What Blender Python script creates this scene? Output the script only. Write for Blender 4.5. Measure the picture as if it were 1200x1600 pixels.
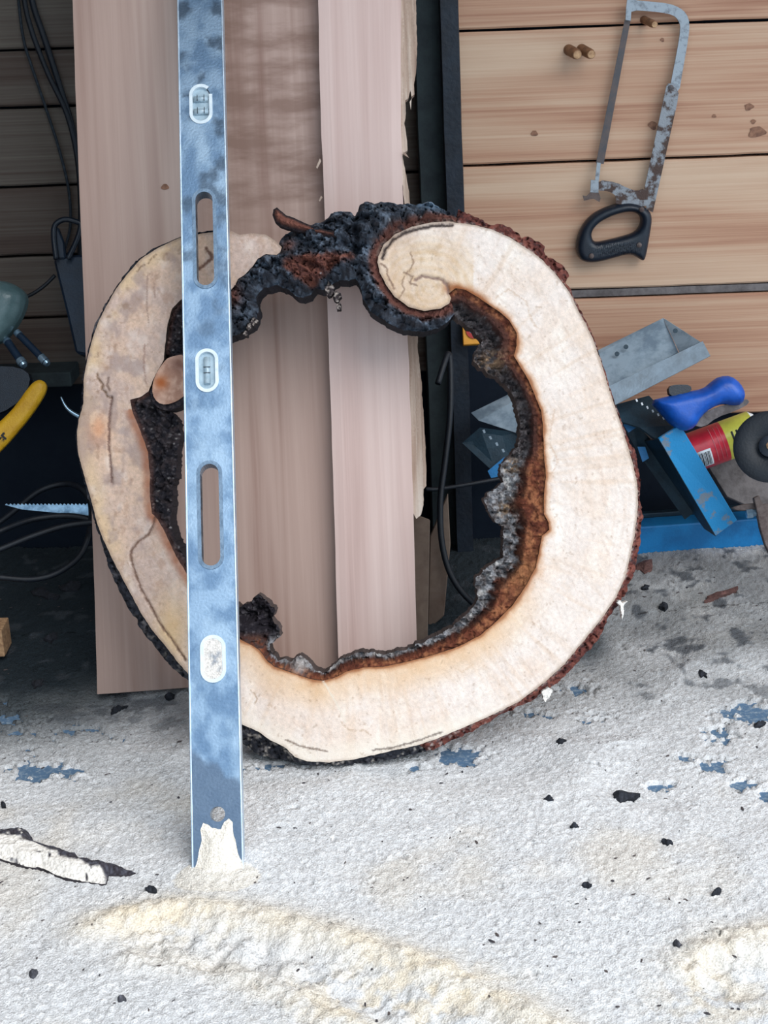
import bpy, bmesh, math, random
import numpy as np
from mathutils import Vector, Matrix
from mathutils.geometry import delaunay_2d_cdt

for o in list(bpy.data.objects):
    bpy.data.objects.remove(o, do_unlink=True)
scene = bpy.context.scene
COL = scene.collection
random.seed(7)
rng = np.random.default_rng(7)

# ------------------------------------------------------------------ camera
FPX, PITCH, ROLL, CAMH = 2350.0, math.radians(20.0), math.radians(2.1), 1.005
sp, cp, sr, cr = math.sin(PITCH), math.cos(PITCH), math.sin(ROLL), math.cos(ROLL)
FWD = np.array([0, cp, -sp]); U0 = np.array([0, sp, cp]); X0 = np.array([1.0, 0, 0])
UPV = U0 * cr + X0 * sr
RGT = X0 * cr - U0 * sr
CAM = np.array([0, 0, CAMH])
cam = bpy.data.cameras.new('camera'); camo = bpy.data.objects.new('camera', cam); COL.objects.link(camo)
cam.sensor_fit = 'VERTICAL'; cam.sensor_height = 36; cam.sensor_width = 27
cam.lens = FPX / 1600 * 36
camo.matrix_world = Matrix(((RGT[0], UPV[0], -FWD[0], CAM[0]), (RGT[1], UPV[1], -FWD[1], CAM[1]),
                            (RGT[2], UPV[2], -FWD[2], CAM[2]), (0, 0, 0, 1)))
cam.clip_start = 0.05
scene.camera = camo

# ------------------------------------------------------------------ light
world = bpy.data.worlds.new('overcast_sky'); scene.world = world; world.use_nodes = True
bg = world.node_tree.nodes['Background']
bg.inputs[0].default_value = (0.66, 0.84, 1.0, 1); bg.inputs[1].default_value = 1.0
sun = bpy.data.lights.new('sun', 'SUN'); sun.energy = 2.1; sun.angle = math.radians(50); sun.color = (1.0, 0.96, 0.92)
suno = bpy.data.objects.new('sun', sun); COL.objects.link(suno)
sd = Vector((-0.50, 0.62, -0.88))
suno.rotation_euler = sd.to_track_quat('-Z', 'Y').to_euler()
scene.view_settings.view_transform = 'Standard'
scene.view_settings.look = 'None'
scene.view_settings.exposure = 0.36
scene.view_settings.gamma = 1.0
scene.view_settings.use_curve_mapping = False

# ------------------------------------------------------------------ helpers
def S(c):
    """sRGB 0-255 -> linear"""
    c = np.asarray(c, float) / 255.0
    return np.where(c <= 0.04045, c / 12.92, ((c + 0.055) / 1.055) ** 2.4)
def S4(c): return (*[float(v) for v in S(c)], 1.0)
def sstep(a, b, x):
    t = np.clip((x - a) / (b - a), 0, 1); return t * t * (3 - 2 * t)
def mix(a, b, t):
    t = np.asarray(t)[..., None]; return np.asarray(a, float) * (1 - t) + np.asarray(b, float) * t
def vnoise(x, y, seed=0):
    x = np.asarray(x, float); y = np.asarray(y, float)
    ix = np.floor(x); iy = np.floor(y); fx = x - ix; fy = y - iy
    fx = fx * fx * (3 - 2 * fx); fy = fy * fy * (3 - 2 * fy)
    def h(a, b):
        v = np.sin(a * 127.1 + b * 311.7 + seed * 74.7) * 43758.5453
        return v - np.floor(v)
    return (h(ix, iy) * (1 - fx) + h(ix + 1, iy) * fx) * (1 - fy) + (h(ix, iy + 1) * (1 - fx) + h(ix + 1, iy + 1) * fx) * fy
def fbm(x, y, seed=0, oc=4):
    s = 0; a = 0.5; t = 0
    for i in range(oc):
        s = s + a * vnoise(x * 2 ** i, y * 2 ** i, seed + i * 3); t += a; a *= 0.55
    return s / t
def ridged(x, y, seed=0, oc=4):
    s = 0; a = 0.5; t = 0
    for i in range(oc):
        s = s + a * (1 - np.abs(2 * vnoise(x * 2 ** i, y * 2 ** i, seed + i * 5) - 1)); t += a; a *= 0.55
    return s / t
def cells(x, y, seed=0):
    """Voronoi: value of the nearest cell and distance to its border"""
    x = np.asarray(x, float); y = np.asarray(y, float); ix = np.floor(x); iy = np.floor(y)
    f1 = np.full(x.shape, 9.0); f2 = np.full(x.shape, 9.0); val = np.zeros(x.shape)
    def h(a, b, k):
        v = np.sin(a * 127.1 + b * 311.7 + (seed + k) * 74.7) * 43758.5453
        return v - np.floor(v)
    for i in (-1, 0, 1):
        for j in (-1, 0, 1):
            a, b = ix + i, iy + j; d = np.hypot(a + h(a, b, 1) - x, b + h(a, b, 2) - y); v = h(a, b, 3)
            near = d < f1; f2 = np.where(near, f1, np.minimum(f2, d)); val = np.where(near, v, val); f1 = np.where(near, d, f1)
    return val, f2 - f1
def inside(x, y, poly):
    c = np.zeros(np.shape(x), bool); n = len(poly)
    for i in range(n):
        x1, y1 = poly[i]; x2, y2 = poly[(i + 1) % n]
        if y1 == y2: continue
        k = ((y1 > y) != (y2 > y)) & (x < (x2 - x1) * (y - y1) / (y2 - y1) + x1)
        c ^= k
    return c
def pdist(x, y, line):
    d = np.full(np.shape(x), 1e9)
    for (x1, y1), (x2, y2) in zip(line[:-1], line[1:]):
        dx, dy = x2 - x1, y2 - y1; L = dx * dx + dy * dy + 1e-9
        t = np.clip(((x - x1) * dx + (y - y1) * dy) / L, 0, 1)
        d = np.minimum(d, np.hypot(x - x1 - t * dx, y - y1 - t * dy))
    return d
def resample(poly, step, closed=True):
    pts = list(poly) + ([poly[0]] if closed else [])
    out = []
    for (x1, y1), (x2, y2) in zip(pts[:-1], pts[1:]):
        L = math.hypot(x2 - x1, y2 - y1); n = max(1, int(round(L / step)))
        for k in range(n): out.append((x1 + (x2 - x1) * k / n, y1 + (y2 - y1) * k / n))
    if not closed: out.append(pts[-1])
    return out
def smooth(poly, it=1, closed=True):
    """Chaikin corner cutting"""
    for _ in range(it):
        q = []; n = len(poly)
        for i in range(n if closed else n - 1):
            a = poly[i]; b = poly[(i + 1) % n]
            q += [(a[0] * .75 + b[0] * .25, a[1] * .75 + b[1] * .25), (a[0] * .25 + b[0] * .75, a[1] * .25 + b[1] * .75)]
        poly = q if closed else [poly[0]] + q + [poly[-1]]
    return poly
def rough(poly, amp, freq, seed):
    a = np.array(poly); n1 = fbm(a[:, 0] * freq, a[:, 1] * freq, seed) - .5; n2 = fbm(a[:, 0] * freq, a[:, 1] * freq, seed + 50) - .5
    return [(x + 2 * amp * u, y + 2 * amp * v) for (x, y), u, v in zip(poly, n1, n2)]

def rays(px, py):
    px = np.asarray(px, float); py = np.asarray(py, float)
    return FWD + ((px - 600) / FPX)[..., None] * RGT - ((py - 800) / FPX)[..., None] * UPV
def at_depth(px, py, D): return CAM + rays(px, py) * D
def on_floor(px, py, z=0.0):
    r = rays(px, py); t = (z - CAMH) / r[..., 2]; return CAM + r * np.asarray(t)[..., None]
def on_wall(px, py, Y):
    r = rays(px, py); t = Y / r[..., 1]; return CAM + r * np.asarray(t)[..., None]

class Plane:
    """local x right, y up along the plane, z towards the viewer"""
    def __init__(s, O, lean, spin=0.0):
        s.O = np.array(O, float)
        ey = np.array([0, math.sin(lean), math.cos(lean)]); ex = np.array([1.0, 0, 0])
        c, q = math.cos(spin), math.sin(spin)
        s.ex = ex * c + ey * q; s.ey = ey * c - ex * q; s.n = np.cross(s.ex, s.ey)
        s.M = Matrix([[s.ex[i], s.ey[i], s.n[i], s.O[i]] for i in range(3)] + [[0, 0, 0, 1]])
    def uv(s, px, py, w=0.0):
        r = rays(px, py); den = r @ s.n
        t = ((s.O + s.n * w - CAM) @ s.n) / den
        p = CAM + r * np.asarray(t)[..., None] - s.O
        return p @ s.ex, p @ s.ey
    def loc(s, P):
        d = np.asarray(P, float) - s.O
        return np.stack([d @ s.ex, d @ s.ey, d @ s.n], -1)
    def wrl(s, u, v, w=0.0):
        return s.O + s.ex * u + s.ey * v + s.n * w

def tag(o, label=None, cat=None, group=None, kind=None):
    if label: o['label'] = label
    if cat: o['category'] = cat
    if group: o['group'] = group
    if kind: o['kind'] = kind
    return o
def empty(name, pl, label, cat, group=None):
    o = bpy.data.objects.new(name, None); COL.objects.link(o); o.empty_display_size = .05
    o.matrix_world = pl.M if isinstance(pl, Plane) else Matrix.Translation(Vector([float(v) for v in pl]))
    return tag(o, label, cat, group)
def link(name, me, mat, parent=None, pl=None):
    o = bpy.data.objects.new(name, me); COL.objects.link(o)
    if mat: me.materials.append(mat)
    if parent is not None: o.parent = parent
    elif isinstance(pl, Plane): o.matrix_world = pl.M
    return o
def mesh(name, V, F, mat, parent=None, pl=None, sm=False, col=None, smn=None):
    me = bpy.data.meshes.new(name)
    me.from_pydata([tuple(map(float, v)) for v in V], [], [tuple(map(int, f)) for f in F])
    if sm:
        fl = np.ones(len(me.polygons), bool)
        if smn is not None: fl[smn:] = False
        me.polygons.foreach_set('use_smooth', fl)
    if col is not None:
        a = me.color_attributes.new('Col', 'FLOAT_COLOR', 'POINT')
        c = np.ones((len(V), 4), np.float32); c[:, :3] = S(np.clip(col, 0, 255))
        a.data.foreach_set('color', c.ravel())
    me.update()
    return link(name, me, mat, parent, pl)

def cdt(pts, loops):
    edges = []; P = []
    for lp in loops:
        b = len(P); P += lp; n = len(lp); edges += [(b + i, b + (i + 1) % n) for i in range(n)]
    P += pts
    v, e, f, *_ = delaunay_2d_cdt([Vector(p) for p in P], edges, [], 0, 1e-6, False)
    v = np.array([(p.x, p.y) for p in v]); f = np.array([t for t in f if len(t) == 3])
    c = v[f].mean(1); k = inside(c[:, 0], c[:, 1], loops[0])
    for h in loops[1:]: k &= ~inside(c[:, 0], c[:, 1], h)
    a = v[f]; ar = (a[:, 1, 0] - a[:, 0, 0]) * (a[:, 2, 1] - a[:, 0, 1]) - (a[:, 2, 0] - a[:, 0, 0]) * (a[:, 1, 1] - a[:, 0, 1])
    tol = 1e-7 * float(np.abs(ar).max()); ok = k & (np.abs(ar) > tol); f = f[ok]; ar = ar[ok]
    f[ar < 0] = f[ar < 0][:, ::-1]
    return v, f

def relief(name, outline, pl, mat, parent=None, step=3.0, zf=None, cf=None, thick=0.02, holes=(), side=(60, 50, 45), edge=None, pxspace=True, sm=True, backz=None):
    """Solid with a traced outline on its own plane, a relief front, walls and a back. Outline in photo pixels (or plane metres)."""
    edge = edge or step
    if mat.name == 'bark': sm = False
    loops = [resample(outline, edge)] + [resample(h, edge) for h in holes]
    L = np.array(loops[0]); x0, y0 = L.min(0); x1, y1 = L.max(0)
    gx, gy = np.meshgrid(np.arange(x0, x1, step), np.arange(y0, y1, step * .87)); gx = gx.copy(); gx[1::2] += step / 2
    gx = gx.ravel() + rng.uniform(-.25, .25, gx.size) * step; gy = gy.ravel() + rng.uniform(-.25, .25, gy.size) * step
    k = inside(gx, gy, loops[0])
    for h in loops[1:]: k &= ~inside(gx, gy, h)
    gx, gy = gx[k], gy[k]
    d = np.full(gx.shape, 1e9)
    for lp in loops: d = np.minimum(d, pdist(gx, gy, lp + [lp[0]]))
    k = d > step * .45
    v, f = cdt(list(zip(gx[k], gy[k])), loops)
    x, y = v[:, 0], v[:, 1]
    if pxspace: u, w_ = pl.uv(x, y); f = f[:, ::-1]
    else: u, w_ = x, y
    z = zf(x, y) if zf else np.zeros(len(x))
    z = np.broadcast_to(z, x.shape)
    c = cf(x, y) if cf else None
    E = {}
    for t in f:
        for a, b in ((t[0], t[1]), (t[1], t[2]), (t[2], t[0])): E[(a, b)] = 1
    bd = [(a, b) for (a, b) in E if (b, a) not in E]
    bv = sorted({a for e in bd for a in e}); N = len(x); idx = {a: i for i, a in enumerate(bv)}; m = len(bv)
    V = np.stack([u, w_, z], 1); bvn = np.array(bv)
    backw = np.full(m, -thick) if backz is None else backz(x[bvn], y[bvn])
    V2 = V[bvn].copy(); V3 = V[bvn].copy(); V3[:, 2] = backw
    F = [tuple(t) for t in f]; nf = len(F)
    F += [(N + idx[b], N + idx[a], N + m + idx[a], N + m + idx[b]) for a, b in bd]
    bl, bf = cdt([], loops)
    if pxspace: bu, bw = pl.uv(bl[:, 0], bl[:, 1])
    else: bu, bw = bl[:, 0], bl[:, 1]; bf = bf[:, ::-1]
    B = N + 2 * m
    V4 = np.stack([bu, bw, np.full(len(bu), float(backw.min()))], 1)
    F += [tuple(B + i for i in t) for t in bf]
    VV = np.concatenate([V, V2, V3, V4])
    cc = None
    if c is not None:
        sc = np.asarray(side, float)
        nz = .8 + .4 * vnoise(V2[:, 0] * 90, V2[:, 1] * 90, 3)[:, None]
        cc = np.concatenate([c, sc * nz, sc * nz, np.tile(sc, (len(V4), 1))])
    return mesh(name, VV, F, mat, parent, pl, sm, cc, nf)

def box(name, c, s, mat, parent=None, rot=None, bev=0.0, pl=None):
    bm = bmesh.new(); bmesh.ops.create_cube(bm, size=1)
    bmesh.ops.scale(bm, vec=s, verts=bm.verts)
    if bev: bmesh.ops.bevel(bm, geom=bm.edges[:], offset=bev, segments=2, profile=.6, affect='EDGES')
    if rot is not None: bmesh.ops.transform(bm, matrix=rot, verts=bm.verts)
    bmesh.ops.translate(bm, vec=c, verts=bm.verts)
    me = bpy.data.meshes.new(name); bm.to_mesh(me); bm.free()
    return link(name, me, mat, parent, pl)
def catmull(pts, n=8):
    P = [Vector(p) for p in pts]; P = [2 * P[0] - P[1]] + P + [2 * P[-1] - P[-2]]; out = []
    for i in range(1, len(P) - 2):
        for k in range(n):
            t = k / n; a, b, c, d = P[i - 1:i + 3]
            out.append(.5 * (2 * b + (c - a) * t + (2 * a - 5 * b + 4 * c - d) * t * t + (3 * b - a - 3 * c + d) * t ** 3))
    return out + [P[-2]]
def tube(name, pts, r, mat, parent=None, sides=10, n=8, rad=None, curve=True, org=(0, 0, 0)):
    P = catmull(pts, n) if curve and len(pts) > 2 else [Vector(p) for p in pts]
    P = [p - Vector([float(v) for v in org]) for p in P]
    V = []; F = []; up = None
    for i, p in enumerate(P):
        t = (P[min(i + 1, len(P) - 1)] - P[max(i - 1, 0)]).normalized()
        if up is None: up = t.orthogonal().normalized()
        up = (up - t * up.dot(t)).normalized(); s = t.cross(up)
        rr = rad(i / (len(P) - 1)) if rad else r
        for k in range(sides):
            a = 2 * math.pi * k / sides; V.append(p + up * math.cos(a) * rr + s * math.sin(a) * rr)
    for i in range(len(P) - 1):
        for k in range(sides):
            k2 = (k + 1) % sides; F.append((i * sides + k, i * sides + k2, (i + 1) * sides + k2, (i + 1) * sides + k))
    F.append(tuple(range(sides - 1, -1, -1))); F.append(tuple(range((len(P) - 1) * sides, len(P) * sides)))
    return mesh(name, V, F, mat, parent, sm=True, smn=len(F) - 2)
def lathe(name, prof, O, axis, mat, parent=None, sides=28, org=(0, 0, 0)):
    """prof: list of (t along axis, radius)"""
    a = Vector([float(v) for v in axis]).normalized(); u = a.orthogonal().normalized(); s = a.cross(u)
    O = Vector([float(v) for v in O]) - Vector([float(v) for v in org]); V = []; F = []
    for t, r in prof:
        for k in range(sides):
            th = 2 * math.pi * k / sides; V.append(O + a * t + (u * math.cos(th) + s * math.sin(th)) * r)
    for i in range(len(prof) - 1):
        for k in range(sides):
            k2 = (k + 1) % sides; F.append((i * sides + k, i * sides + k2, (i + 1) * sides + k2, (i + 1) * sides + k))
    if prof[0][1] > 1e-6: F.append(tuple(range(sides - 1, -1, -1)))
    if prof[-1][1] > 1e-6: F.append(tuple(range((len(prof) - 1) * sides, len(prof) * sides)))
    o = mesh(name, V, F, mat, parent, sm=True)
    m = o.modifiers.new('split', 'EDGE_SPLIT'); m.split_angle = math.radians(35)
    return o
def plate(name, pxd, thick, mat, parent, org, bev=0.0):
    """flat sheet whose corners are (px, py, depth); thickness away from the viewer"""
    P = [at_depth(np.float64(x), np.float64(y), d) for x, y, d in pxd]
    n = np.zeros(3)
    for i in range(len(P)): n += np.cross(P[i], P[(i + 1) % len(P)])
    n /= np.linalg.norm(n)
    if n @ FWD > 0: n = -n
    P = [p - np.asarray(org) for p in P]; k = len(P)
    bm = bmesh.new(); a = [bm.verts.new(p) for p in P]; b = [bm.verts.new(p - n * thick) for p in P]
    bm.faces.new(a); bm.faces.new(b[::-1])
    for i in range(k): bm.faces.new((a[i], b[i], b[(i + 1) % k], a[(i + 1) % k]))
    bmesh.ops.recalc_face_normals(bm, faces=bm.faces)
    if bev: bmesh.ops.bevel(bm, geom=bm.edges[:], offset=bev, segments=1, affect='EDGES')
    me = bpy.data.meshes.new(name); bm.to_mesh(me); bm.free()
    return link(name, me, mat, parent)

# ------------------------------------------------------------------ materials
def nt(name):
    m = bpy.data.materials.new(name); m.use_nodes = True
    t = m.node_tree; return m, t, t.nodes['Principled BSDF']
def N(t, kind, **kw):
    n = t.nodes.new(kind)
    for k, v in kw.items():
        if k.startswith('i_'):
            n.inputs[k[2:].replace('_', ' ')].default_value = v
        else: setattr(n, k, v)
    return n
def ramp(t, src, stops):
    r = t.nodes.new('ShaderNodeValToRGB'); t.links.new(src, r.inputs[0])
    while len(r.color_ramp.elements) < len(stops): r.color_ramp.elements.new(.5)
    for e, (p, c) in zip(r.color_ramp.elements, stops): e.position = p; e.color = S4(c)
    return r.outputs[0]
def bump(t, b, src, dist, strength=1.0):
    n = N(t, 'ShaderNodeBump', i_Strength=strength, i_Distance=dist); t.links.new(src, n.inputs['Height'])
    t.links.new(n.outputs[0], b.inputs['Normal']); return n
def objc(t, scale=(1, 1, 1), rnd=0.0):
    tc = N(t, 'ShaderNodeTexCoord'); mp = N(t, 'ShaderNodeMapping'); mp.inputs['Scale'].default_value = scale
    t.links.new(tc.outputs['Object'], mp.inputs[0])
    if rnd:
        oi = N(t, 'ShaderNodeObjectInfo'); mm = N(t, 'ShaderNodeMath', operation='MULTIPLY'); mm.inputs[1].default_value = rnd
        t.links.new(oi.outputs['Random'], mm.inputs[0]); t.links.new(mm.outputs[0], mp.inputs['Location'])
    return mp.outputs[0]
def m_vcol(name, rough_=.85, nscale=400, ndist=.0008, var=.18, spec=.3):
    m, t, b = nt(name); b.inputs['Roughness'].default_value = rough_; b.inputs['Specular IOR Level'].default_value = spec
    a = N(t, 'ShaderNodeAttribute', attribute_name='Col')
    n = N(t, 'ShaderNodeTexNoise', i_Scale=nscale, i_Detail=4.0); t.links.new(objc(t), n.inputs['Vector'])
    mr = N(t, 'ShaderNodeMapRange'); mr.inputs[3].default_value = 1 - var; mr.inputs[4].default_value = 1 + var
    mr.inputs[1].default_value = .25; mr.inputs[2].default_value = .75
    t.links.new(n.outputs[0], mr.inputs[0])
    x = N(t, 'ShaderNodeVectorMath', operation='MULTIPLY'); t.links.new(a.outputs[0], x.inputs[0]); t.links.new(mr.outputs[0], x.inputs[1])
    t.links.new(x.outputs[0], b.inputs['Base Color']); bump(t, b, n.outputs[0], ndist); return m
def m_plain(name, c, rough_=.5, metal=0.0, c2=None, scale=30, bd=.0004, bs=300, lo=.4, hi=.65, coat=0.0, spec=.5):
    m, t, b = nt(name); b.inputs['Roughness'].default_value = rough_; b.inputs['Metallic'].default_value = metal
    b.inputs['Specular IOR Level'].default_value = spec
    b.inputs['Coat Weight'].default_value = coat
    n = N(t, 'ShaderNodeTexNoise', i_Scale=scale, i_Detail=6.0, i_Roughness=.65); t.links.new(objc(t), n.inputs['Vector'])
    c2 = c2 or tuple(v * .8 for v in c)
    t.links.new(ramp(t, n.outputs[0], [(lo, c), (hi, c2)]), b.inputs['Base Color'])
    n2 = N(t, 'ShaderNodeTexNoise', i_Scale=bs, i_Detail=3.0); t.links.new(objc(t), n2.inputs['Vector'])
    bump(t, b, n2.outputs[0], bd); return m
def m_wood(name, cols, along='y', gs=60, ls=1.6, rough_=.75, bd=.0006, stain=None, rnd=7.0, blotch=None, dist=.6, band=.16, region=None, streak=None):
    """grain stretched along one object axis"""
    m, t, b = nt(name); b.inputs['Roughness'].default_value = rough_; b.inputs['Specular IOR Level'].default_value = .25
    sc = {'x': (ls, gs, gs), 'y': (gs, ls, gs), 'z': (gs, gs, ls)}[along]
    v = objc(t, sc, rnd)
    n = N(t, 'ShaderNodeTexNoise', i_Scale=1.0, i_Detail=5.0, i_Roughness=.6, i_Distortion=dist); t.links.new(v, n.inputs['Vector'])
    sc2 = tuple(s * band if s != ls else ls * .55 for s in sc)
    n2 = N(t, 'ShaderNodeTexNoise', i_Scale=1.0, i_Detail=3.0, i_Distortion=.8); t.links.new(objc(t, sc2, rnd * 1.7), n2.inputs['Vector'])
    mx = N(t, 'ShaderNodeMath', operation='MULTIPLY_ADD'); mx.inputs[1].default_value = .38
    t.links.new(n.outputs[0], mx.inputs[0])
    m2 = N(t, 'ShaderNodeMath', operation='MULTIPLY'); m2.inputs[1].default_value = .62; t.links.new(n2.outputs[0], m2.inputs[0]); t.links.new(m2.outputs[0], mx.inputs[2])
    k = len(cols); c = ramp(t, mx.outputs[0], [(.34 + .32 * i / (k - 1), cc) for i, cc in enumerate(cols)])
    if blotch:
        n3 = N(t, 'ShaderNodeTexNoise', i_Scale=blotch[1], i_Detail=5.0, i_Roughness=.6)
        t.links.new(objc(t, blotch[2]), n3.inputs['Vector'])
        r3 = N(t, 'ShaderNodeMapRange'); r3.inputs[1].default_value = blotch[3]; r3.inputs[2].default_value = blotch[4]
        t.links.new(n3.outputs[0], r3.inputs[0])
        mm = N(t, 'ShaderNodeMix', data_type='RGBA'); mm.inputs[7].default_value = S4(blotch[0])
        rr = N(t, 'ShaderNodeMath', operation='MULTIPLY'); rr.inputs[1].default_value = blotch[5]
        src3 = r3.outputs[0]
        if region:
            sx = N(t, 'ShaderNodeSeparateXYZ'); t.links.new(N(t, 'ShaderNodeTexCoord').outputs['Object'], sx.inputs[0])
            for axn, lo_, hi_ in region:
                q = N(t, 'ShaderNodeMapRange', interpolation_type='SMOOTHSTEP'); q.inputs[1].default_value = lo_; q.inputs[2].default_value = hi_
                t.links.new(sx.outputs[axn], q.inputs[0]); ml = N(t, 'ShaderNodeMath', operation='MULTIPLY')
                t.links.new(src3, ml.inputs[0]); t.links.new(q.outputs[0], ml.inputs[1]); src3 = ml.outputs[0]
        t.links.new(src3, rr.inputs[0])
        t.links.new(rr.outputs[0], mm.inputs[0]); t.links.new(c, mm.inputs[6]); c = mm.outputs[2]
    if streak:
        sx = N(t, 'ShaderNodeSeparateXYZ'); t.links.new(N(t, 'ShaderNodeTexCoord').outputs['Object'], sx.inputs[0])
        q = N(t, 'ShaderNodeMath', operation='MULTIPLY_ADD'); q.inputs[1].default_value = streak[1]; t.links.new(sx.outputs[1], q.inputs[0]); t.links.new(sx.outputs[0], q.inputs[2])
        q1 = N(t, 'ShaderNodeMath', operation='SUBTRACT'); q1.inputs[1].default_value = streak[0]; t.links.new(q.outputs[0], q1.inputs[0])
        q2 = N(t, 'ShaderNodeMath', operation='ABSOLUTE'); t.links.new(q1.outputs[0], q2.inputs[0])
        q3 = N(t, 'ShaderNodeMapRange', interpolation_type='SMOOTHSTEP'); q3.inputs[1].default_value = streak[2]; q3.inputs[2].default_value = streak[2] * .3; q3.inputs[4].default_value = .7; t.links.new(q2.outputs[0], q3.inputs[0])
        mm = N(t, 'ShaderNodeMix', data_type='RGBA'); mm.inputs[7].default_value = S4(streak[3]); t.links.new(q3.outputs[0], mm.inputs[0]); t.links.new(c, mm.inputs[6]); c = mm.outputs[2]
    t.links.new(c, b.inputs['Base Color']); bump(t, b, n.outputs[0], bd); return m

M_BARK = m_vcol('bark', .9, 260, .0022, .30, .2)
M_FACE = m_vcol('sawn_wood', .8, 700, .0004, .07, .2)
M_DUST = m_vcol('sawdust', .95, 480, .0022, .26, .1)
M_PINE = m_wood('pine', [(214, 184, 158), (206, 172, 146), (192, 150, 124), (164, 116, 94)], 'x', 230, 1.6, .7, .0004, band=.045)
M_PINEDK = m_wood('shaded_pine', [(104, 98, 90), (92, 84, 78), (80, 68, 62), (68, 56, 52)], 'x', 230, 1.6, .8, .0004, band=.045)  # pine with the shade of the left side put into its colour
M_SLAB = m_wood('redwood', [(200, 176, 165), (186, 160, 149), (172, 145, 134), (146, 115, 104)], 'y', 46, 1.1, .7, .0004, band=.22,
                blotch=((132, 104, 92), 1.0, (7, 26, 7), .42, .60, .75), region=((0, .0, .05), (1, .62, .72)), streak=(-.175, .015, .011, (150, 112, 96)))
M_BOARD = m_wood('pink_cedar', [(224, 200, 192), (214, 188, 180), (204, 176, 168), (180, 150, 142)], 'y', 60, 1.1, .7, .0004, band=.2)
M_SPLIT = m_wood('splintered_wood', [(224, 210, 198), (204, 186, 172), (174, 150, 134), (138, 112, 98)], 'y', 160, 4, .85, .002)
M_OFFCUT = m_wood('dull_offcut', [(128, 112, 100), (108, 92, 82), (92, 74, 64)], 'y', 40, 1.2, .8, .0005)
M_TAR = m_plain('tarred_wood', (22, 34, 48), .6, 0, (12, 20, 32), 25, .001, 120)
M_DKBOARD = m_plain('shade_dark_board', (14, 24, 38), .8, 0, (20, 30, 42), 12, .0008, 60, spec=.2)  # near-black, the shade of the hollows is put into the colour
M_GREENWD = m_plain('green_stained_stud', (40, 52, 56), .8, 0, (28, 38, 44), 40)
M_CONC = m_plain('concrete', (86, 116, 146), .9, 0, (150, 166, 180), 160, .001, 150, .5, .68)
M_ALU = m_plain('worn_aluminium', (150, 176, 200), .42, .75, (92, 116, 142), 22, .0002, 500, .38, .68)
M_ALUED = m_plain('bare_aluminium_edge', (196, 214, 230), .35, .6, (170, 190, 210), 60, .0001)
M_ALUSLOT = m_plain('slot_lining', (120, 142, 164), .5, .5, (96, 118, 140), 60)
M_VIAL = m_plain('vial_acrylic', (176, 196, 208), .2, 0, (150, 172, 186), 80, .0001, coat=.5)
M_VFRAME = m_plain('vial_frame', (226, 236, 242), .4, 0, (204, 218, 228), 60, .0002)
M_VLINE = m_plain('vial_line', (40, 54, 66), .5)
M_CHROME = m_plain('worn_chrome', (160, 168, 176), .42, .4, (96, 96, 100), 90, .0003, 500, .50, .72)
M_RUSTY = m_plain('rusty_chrome', (146, 150, 156), .5, .4, (78, 60, 54), 55, .0006, 400, .46, .56)
M_BLADE = m_plain('saw_blade', (78, 76, 80), .5, .1, (100, 86, 82), 60, .0003)
M_BLACKP = m_plain('black_plastic', (14, 24, 38), .38, 0, (20, 32, 46), 60, .0003, 600)
M_RUBBER = m_plain('black_rubber', (9, 17, 28), .55, 0, (14, 24, 36), 40, .0004, 300)
M_GALV = m_plain('galvanised_sheet', (166, 186, 202), .42, .3, (126, 146, 164), 26, .0002, 400, .42, .6)
M_GALVDULL = m_plain('dull_galvanised', (138, 154, 168), .55, .4, (120, 132, 142), 40, .0003)
M_BLUE = m_plain('blue_paint', (14, 118, 180), .5, 0, (10, 100, 158), 14, .0004, 300, .45, .6)
M_BLUEWORN = m_plain('worn_blue_paint', (30, 140, 200), .5, 0, (118, 132, 146), 34, .0005, 300, .56, .62)
M_DKTEAL = m_plain('dark_teal_steel', (20, 44, 58), .5, .2, (30, 58, 74), 30, .0004)
M_BLUEPL = m_plain('blue_plastic', (8, 88, 190), .4, 0, (8, 70, 160), 30, .0003)
M_RED = m_plain('red_paint', (206, 40, 62), .4, 0, (176, 30, 52), 40, .0002, coat=.3)
M_YELLOW = m_plain('yellow_paint', (206, 206, 84), .4, 0, (186, 188, 72), 40, .0002, coat=.3)
M_WHITE = m_plain('white_label', (232, 238, 244), .5, 0, (220, 228, 236), 60, .0001)
M_INK = m_plain('black_ink', (22, 28, 40), .6)
M_PINKLINE = m_plain('pale_print', (226, 120, 130), .5)
M_RUST = m_plain('rust', (86, 72, 70), .8, .2, (118, 106, 102), 60, .001, 200)
M_STEEL = m_plain('bright_steel', (176, 208, 232), .28, .8, (120, 150, 176), 60, .0002)
M_SAWYEL = m_plain('yellow_handle', (214, 166, 34), .5, 0, (196, 146, 26), 30, .0005)
M_NAVY = m_plain('navy_plastic', (16, 38, 60), .5, 0, (10, 26, 44), 24, .0004)
M_JAR = m_plain('cloudy_green_plastic', (92, 116, 120), .35, 0, (70, 94, 98), 24, .0006, 200)
M_KNOT = m_plain('knot', (150, 108, 84), .7, 0, (112, 76, 60), 90, .001, 200)
M_DOWEL = m_plain('dowel', (150, 108, 76), .7, 0, (104, 72, 52), 60, .001, 200)
M_DOWELEND = m_plain('dowel_end', (196, 158, 120), .8, 0, (150, 112, 82), 160, .0006, 300)
M_DIRTBD = m_plain('dusty_plank', (118, 112, 112), .9, 0, (86, 80, 80), 40, .001, 200)
M_ORANGE = m_plain('orange_card', (226, 158, 50), .6, 0, (206, 136, 40), 40, .0001)
M_REDPRINT = m_plain('red_print', (190, 52, 48), .6)
M_SKYPRINT = m_plain('sky_blue_print', (130, 190, 236), .6)
M_UNSEEN_ROOF = m_plain('unseen_roof_boards', (120, 100, 84), .8, 0, (96, 80, 66), 10)
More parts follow.
